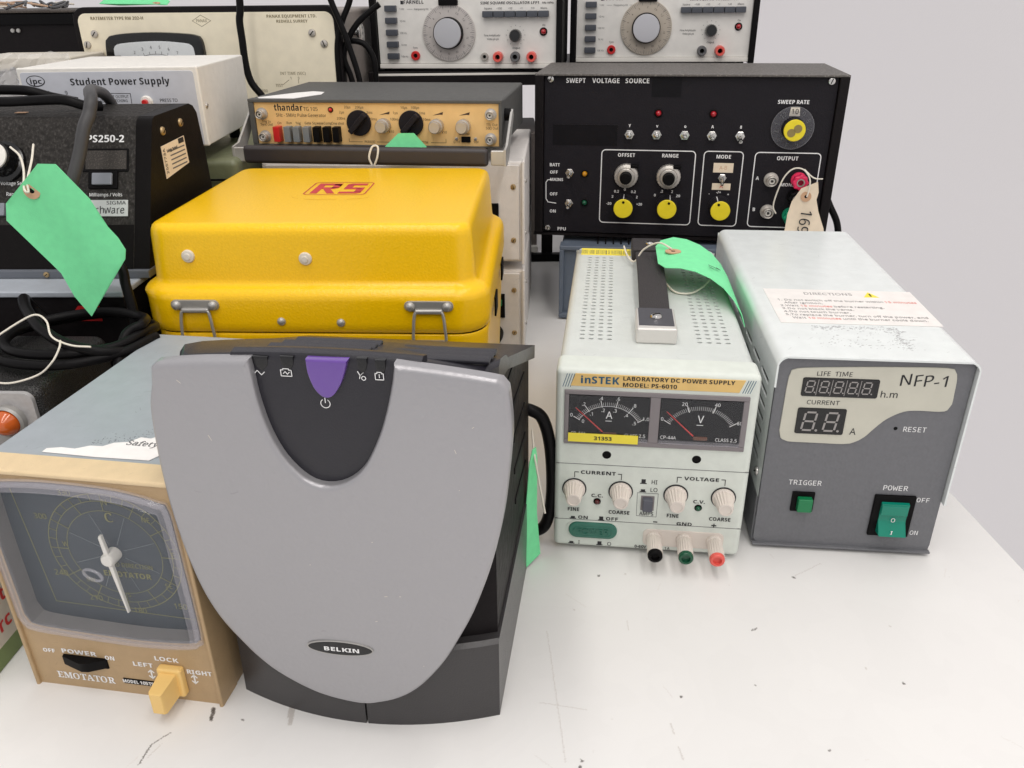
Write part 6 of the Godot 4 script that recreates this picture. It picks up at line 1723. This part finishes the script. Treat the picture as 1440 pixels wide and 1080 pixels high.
func tags_and_cables() -> void:
	# big green tag hanging from the console's knob
	var gt := pv([-318.6, 256.9, -307.2, 256.3, -291.2, 232.0, -283.5, 212.0, -278.3, 204.2, -274.7, 195.4, -276.2, 188.6, -309.1, 146.1, -318.5, 161.2, -324.5, 178.6, -329.4, 185.5, -352.3, 217.8, -349.5, 229.7])
	var c0 := Vector2(-313, 205)
	var loc := PackedVector2Array()
	for P in gt: loc.append((P - c0) * 0.97)
	tag_flat("paper_tag", "large pale green paper tag hanging in front of the sloping black console", "green paper tags", Vector3(c0.x * 0.00097, 0.3586 - (0.3586 - c0.y * 0.001) * 0.97, -0.5432), Basis.IDENTITY, loc, (Vector2(-328.9, 238.3) - c0) * 0.97, mats.tag_green, 3.0)
	string_at("tag_string", "white string tying the large green tag to the console knob", [Vector3(-356, 262, -594), Vector3(-344, 258, -582), Vector3(-332, 252, -562), Vector3(-322, 244, -540), Vector3(-319.4, 242, -539.5), Vector3(-322, 248, -546), Vector3(-327, 258, -566), Vector3(-338, 264, -592)])
	# coil of black cable on the crackle box, tied with string
	var q := []
	var rng := RandomNumberGenerator.new()
	rng.seed = 6
	for i in 19:
		var a := TAU * i / 9.0
		var r := (53.0 if i < 9 else 46.0) + rng.randf_range(-2, 2)
		q.append(Vector3(-302 + r * cos(a) * 1.02, 143.5 + 5.2 * floorf(i / 9.0) + rng.randf_range(-1, 2.5), -520 + r * 0.84 * sin(a)))
	q.append(Vector3(-262, 150, -506)); q.append(Vector3(-255, 128, -470)); q.append(Vector3(-246, 90, -455))
	cable("coiled black mains cable tied with string on the crackle box", q, 3.3, mats.rubber, "black cables")
	cable("thick black cable lying across the top of the coil", [Vector3(-342, 141, -560), Vector3(-350, 156, -556), Vector3(-347, 165, -546), Vector3(-332, 165, -522), Vector3(-312, 160, -500), Vector3(-290, 154, -487), Vector3(-268, 149, -486), Vector3(-254, 143, -500), Vector3(-250, 138, -518)], 3.8, mats.rubber, "black cables")
	cable("black cable dropping behind the yellow case's left edge", [Vector3(-300, 186, -572), Vector3(-283.3, 181.6, -566), Vector3(-279.4, 169.3, -560), Vector3(-276.4, 152.6, -556), Vector3(-275.5, 132.6, -552), Vector3(-276, 100, -548)], 3.6, mats.rubber, "black cables")
	string_at("coil_string", "white string knotted round the black cable coil", [Vector3(-352, 150, -478), Vector3(-338, 158, -486), Vector3(-322, 167, -496), Vector3(-313, 170, -500), Vector3(-306, 166, -498), Vector3(-298, 160, -486), Vector3(-284, 156.5, -480), Vector3(-270, 156, -478)], 0.65)
	string_at("coil_string", "white string end lying on the crackle box below the coil", [Vector3(-334, 139.5, -464), Vector3(-318, 138.4, -462), Vector3(-300, 143, -464), Vector3(-290, 151, -466), Vector3(-288, 157, -474), Vector3(-292, 158, -484)], 0.65)
	tag_flat("paper_tag", "cream paper tag on the crackle box by the coil", "cream paper tags", Vector3(-0.372, 0.1445, -0.470), Basis(Vector3.RIGHT, -1.25), pv([-30, -12, 20, -12, 26, -7, 26, 6, 20, 11, -30, 11]), Vector2(18, 0), mats.tag_cream, 2.0)
	# cables over the console
	cable("grey-black cable lying along the top of the console", [Vector3(-440, 284, -672), Vector3(-394, 284.5, -668), Vector3(-373, 285.5, -664), Vector3(-346, 286, -662), Vector3(-331, 281.5, -664), Vector3(-322, 280, -672)], 3.8, mats.rubber, "black cables")
	cable("second black cable behind it on the console's top", [Vector3(-440, 292, -684), Vector3(-392, 292, -680), Vector3(-378, 290.5, -680), Vector3(-366, 286, -684), Vector3(-350, 281, -692)], 3.8, mats.rubber, "black cables")
	mat("grey_cable", c8(62, 61, 62), 0.5, 0.0, "smudge")
	cable("thick grey cable looped over the front of the console", [Vector3(-362, 250, -772), Vector3(-352, 268, -756), Vector3(-341, 283, -722), Vector3(-329, 291, -680), Vector3(-316, 293.5, -646), Vector3(-306, 290.5, -625), Vector3(-306.5, 281, -618), Vector3(-309.5, 272, -612), Vector3(-314, 255, -606), Vector3(-319, 240, -600), Vector3(-325, 225, -595), Vector3(-330, 205, -587)], 4.6, mats.grey_cable, "black cables")
	# cables by the ratemeter
	var zc := -1040.0
	cable("thin black lead hanging down the ratemeter's cream front", [Vector3(-310, 380, zc), Vector3(-312, 345, zc), Vector3(-315, 330, zc), Vector3(-315, 310, zc), Vector3(-315, 282, zc), Vector3(-311, 262, zc), Vector3(-300, 246, zc), Vector3(-290, 226, zc)], 4.2, mats.rubber, "black cables")
	var L := [["leftmost of the black leads crossing beside the left oscillator", [-216, 375, -209.7, 351.2, -201.6, 328.1, -193.5, 302.5, -184.1, 264, -182, 230]], ["black lead slanting down from upper right beside the left oscillator", [-184, 375, -188.7, 351, -200, 328.1, -208.5, 302.6, -210.4, 264.3, -210, 228]], ["black lead curving from the left oscillator's side into the bundle", [-155, 346, -165.5, 339.3, -182.7, 326, -197.4, 306.5, -203.7, 286.6, -197.2, 264.1, -192, 232]], ["arched black lead looping beside the left oscillator", [-214, 296, -201.9, 304.6, -180.6, 302.4, -169.1, 286.2, -167.7, 263.8, -168, 232]], ["black lead bulging left beside the cream ratemeter", [-206, 312, -215.2, 300.7, -221.5, 282.7, -219.1, 264.4, -216, 232]]]
	for i in L.size():
		var pts := []
		for k in L[i][1].size() / 2: pts.append(Vector3(L[i][1][2 * k], L[i][1][2 * k + 1], -1060 - 9.0 * i))
		cable(L[i][0], pts, 3.6, mats.rubber, "black cables")
	# battery backup: mains cable and green tag at its right
	cable("thick black mains cable curving from the battery backup's right side", [Vector3(4, 108, -478), Vector3(12.6, 107.6, -476), Vector3(20.5, 101, -475), Vector3(25.6, 79, -475), Vector3(27.0, 44.5, -475), Vector3(23.6, 17.5, -476), Vector3(15, 8, -478), Vector3(2, 6, -484)], 4.2, mats.rubber, "black cables")
	var b2 := Basis(Vector3.UP, -0.55)
	tag_flat("paper_tag", "narrow green paper tag standing beside the battery backup's cable", "green paper tags", Vector3(0.0125, 0.045, -0.452), Basis(Vector3.UP, 0.9), pv([-2, 48, 2, 48, 4.4, 38, 6, -6, 9, -42, -8, -43, -6, -6, -4.4, 38]), Vector2.ZERO, mats.tag_green, 2.0)
	string_at("tag_string", "white string on the battery backup's green tag", [Vector3(13, 96, -470), Vector3(14, 88, -452), Vector3(17, 70, -448), Vector3(21, 46, -446)], 0.7)
	# green tag over the bench supply's strap
	var I := Transform3D(Basis(Vector3.UP, -0.1216), Vector3(28.7, 0, -468.7))
	var pg := func(x: float, y: float, d: float) -> Vector3: return I * Vector3(x, y, -d)
	var ls := []; var rs := []
	for k in [[70, 160.5, 168, 216], [75, 162, 152, 230], [86, 164, 146, 234], [97, 163.5, 140, 230], [108, 161, 132, 222], [117, 157, 122, 212], [124, 151, 112, 202], [129.5, 143, 104, 192], [132.0, 135, 100, 186]]:
		ls.append(pg.call(k[0], k[1], k[2])); rs.append(pg.call(k[0], k[1], k[3]))
	var o0: Vector3 = ls[0]
	var tg := thing("paper_tag", "green paper tag curling over the bench supply's strap handle", "tag", o0 * 0.001, 0.0, "green paper tags")
	part(tg, "card", M.new().ribbon(ls.map(func(v): return v - o0), rs.map(func(v): return v - o0), 0.5, 6), mats.tag_green, Vector3.ZERO, 60)
	var ey: Vector3 = pg.call(83, 164.0, 190) - o0
	part(tg, "eyelet_patch", M.new().lathe([Vector2(6.5, -0.3), Vector2(6.5, 0.5), Vector2(2, 0.5), Vector2(1.8, 0.1)], 28, Transform3D(UPF, ey)), mats.eyelet)
	part(tg, "eyelet_hole", M.new().lathe([Vector2(1.9, 0.2), Vector2(0, 0.21)], 14, Transform3D(UPF, ey)), mats.black)
	txt(tg, "1,", (pg.call(114, 160.2, 160) - o0).x, (pg.call(114, 160.2, 160) - o0).y, 11, mats.black_ink, (pg.call(114, 160.2, 160) - o0).z, "sans", 1.0, false, Basis(Vector3.BACK, -0.45) * UPF * Basis(Vector3.BACK, -1.4))
	string_at("tag_string", "white string looped under the bench supply's strap to its green tag", [pg.call(46, 143, 262), pg.call(44, 150, 250), pg.call(47, 148, 228), pg.call(53, 147, 215), pg.call(60, 158, 214), pg.call(72, 166, 208), pg.call(82, 165.6, 192)], 0.8)
	string_at("tag_string", "loose white string crossing the bench supply's vent holes", [pg.call(76, 146, 166), pg.call(84, 143, 150), pg.call(96, 143, 148), pg.call(106, 146, 156), pg.call(114, 150, 166), pg.call(122, 148, 166)], 0.8)
	# cream tag on the sweep unit
	var S := Transform3D(Basis(Vector3.UP, -0.1679), Vector3(30, 93.6, -967.1))
	var tag := tag_flat("paper_tag", "cream paper tag marked with black numerals hanging on the sweep unit", "cream paper tags", (S * Vector3(305, 40, 24)) * 0.001, Basis(Vector3.UP, -0.1679) * Basis(Vector3.RIGHT, -0.08), pv([-5.5, 26.4, 11, 34.0, 13.4, 22.4, 12.2, 14.3, 15.8, 2.1, 24.0, -17.2, 27, -34, -20, -36, -17.4, -18.7, -16.4, -3.0, -13.6, 11.5]), Vector2(0.6, 17.5), mats.tag_cream, 2.5)
	txt(tag, "169", 2.0, -10.0, 11.5, mats.black_ink, 1.6, "sans", 1.0, false, Basis(Vector3.BACK, -PI / 2 - 0.1))
	string_at("tag_string", "white string from the cream tag round the sweep unit's pink post", [S * Vector3(277, 36, 16), S * Vector3(273, 44, 17), S * Vector3(274.5, 58, 18), S * Vector3(279, 75, 20), S * Vector3(285, 84.5, 21), S * Vector3(292, 88, 22), S * Vector3(300, 86, 24), S * Vector3(306.5, 77, 26), S * Vector3(307, 66, 27), S * Vector3(305.8, 58, 27)], 0.8)
	string_at("tag_string", "short loose string end beside the sweep unit's pink post", [S * Vector3(299.7, 87, 23), S * Vector3(308, 80, 25), S * Vector3(313, 78, 27), S * Vector3(319, 78.6, 30)], 0.8)
	cable("black mains lead emerging behind the sweep unit's right side", [S * Vector3(330, 40, -150), S * Vector3(350, 34, -120), S * Vector3(361, 16, -104), S * Vector3(371, -4, -98), S * Vector3(374, -30, -96), S * Vector3(366, -60, -96), S * Vector3(345, -82, -100), S * Vector3(320, -88.5, -110)], 4.2, mats.rubber, "black cables")
	# green tag over the gold generator's handle
	var T := Transform3D(Basis(Vector3.UP, -0.1368), Vector3(-259.6, 220.4, -847.3))
	tag_flat("paper_tag", "green paper tag tucked behind the gold generator's handle bar", "green paper tags", (T * Vector3(163, 6, 16)) * 0.001, Basis(Vector3.UP, -0.1368) * Basis(Vector3.RIGHT, -0.2), pv([-7.5, 9.5, 8, 9.8, 20, -2.5, 20, -14, -21, -14, -21, -2.5]), Vector2.ZERO, mats.tag_green, 1.0)
	string_at("tag_string", "looped white string over the gold generator's handle bar", [T * Vector3(133, -11, 36), T * Vector3(131, -4, 36.4), T * Vector3(133.4, 4.5, 34), T * Vector3(136.6, 6.4, 32), T * Vector3(139.8, 4.6, 34), T * Vector3(139, -4, 36.4), T * Vector3(135.5, -11.4, 36)], 1.0)
	# green tag on the wire heap and a strip of green behind the school supply
	tag_flat("paper_tag", "green paper tag lying on top of the cream ratemeter", "green paper tags", Vector3(-0.475, 0.3495, -1.13), Basis(Vector3.UP, 0.1) * Basis(Vector3.RIGHT, -1.35), pv([-36, -10, 36, -12, 44, -4, 44, 12, 36, 20, -36, 20]), Vector2(28, 4), mats.tag_green, 3.0)
	tag_flat("paper_tag", "green paper tag beneath the wrapped module, at the left edge", "green paper tags", Vector3(-0.535, 0.2855, -0.775), Basis(Vector3.RIGHT, -1.1), pv([-50, -9, 30, -9, 36, -4, 36, 8, -50, 8]), Vector2.ZERO, mats.tag_green, 1.0)
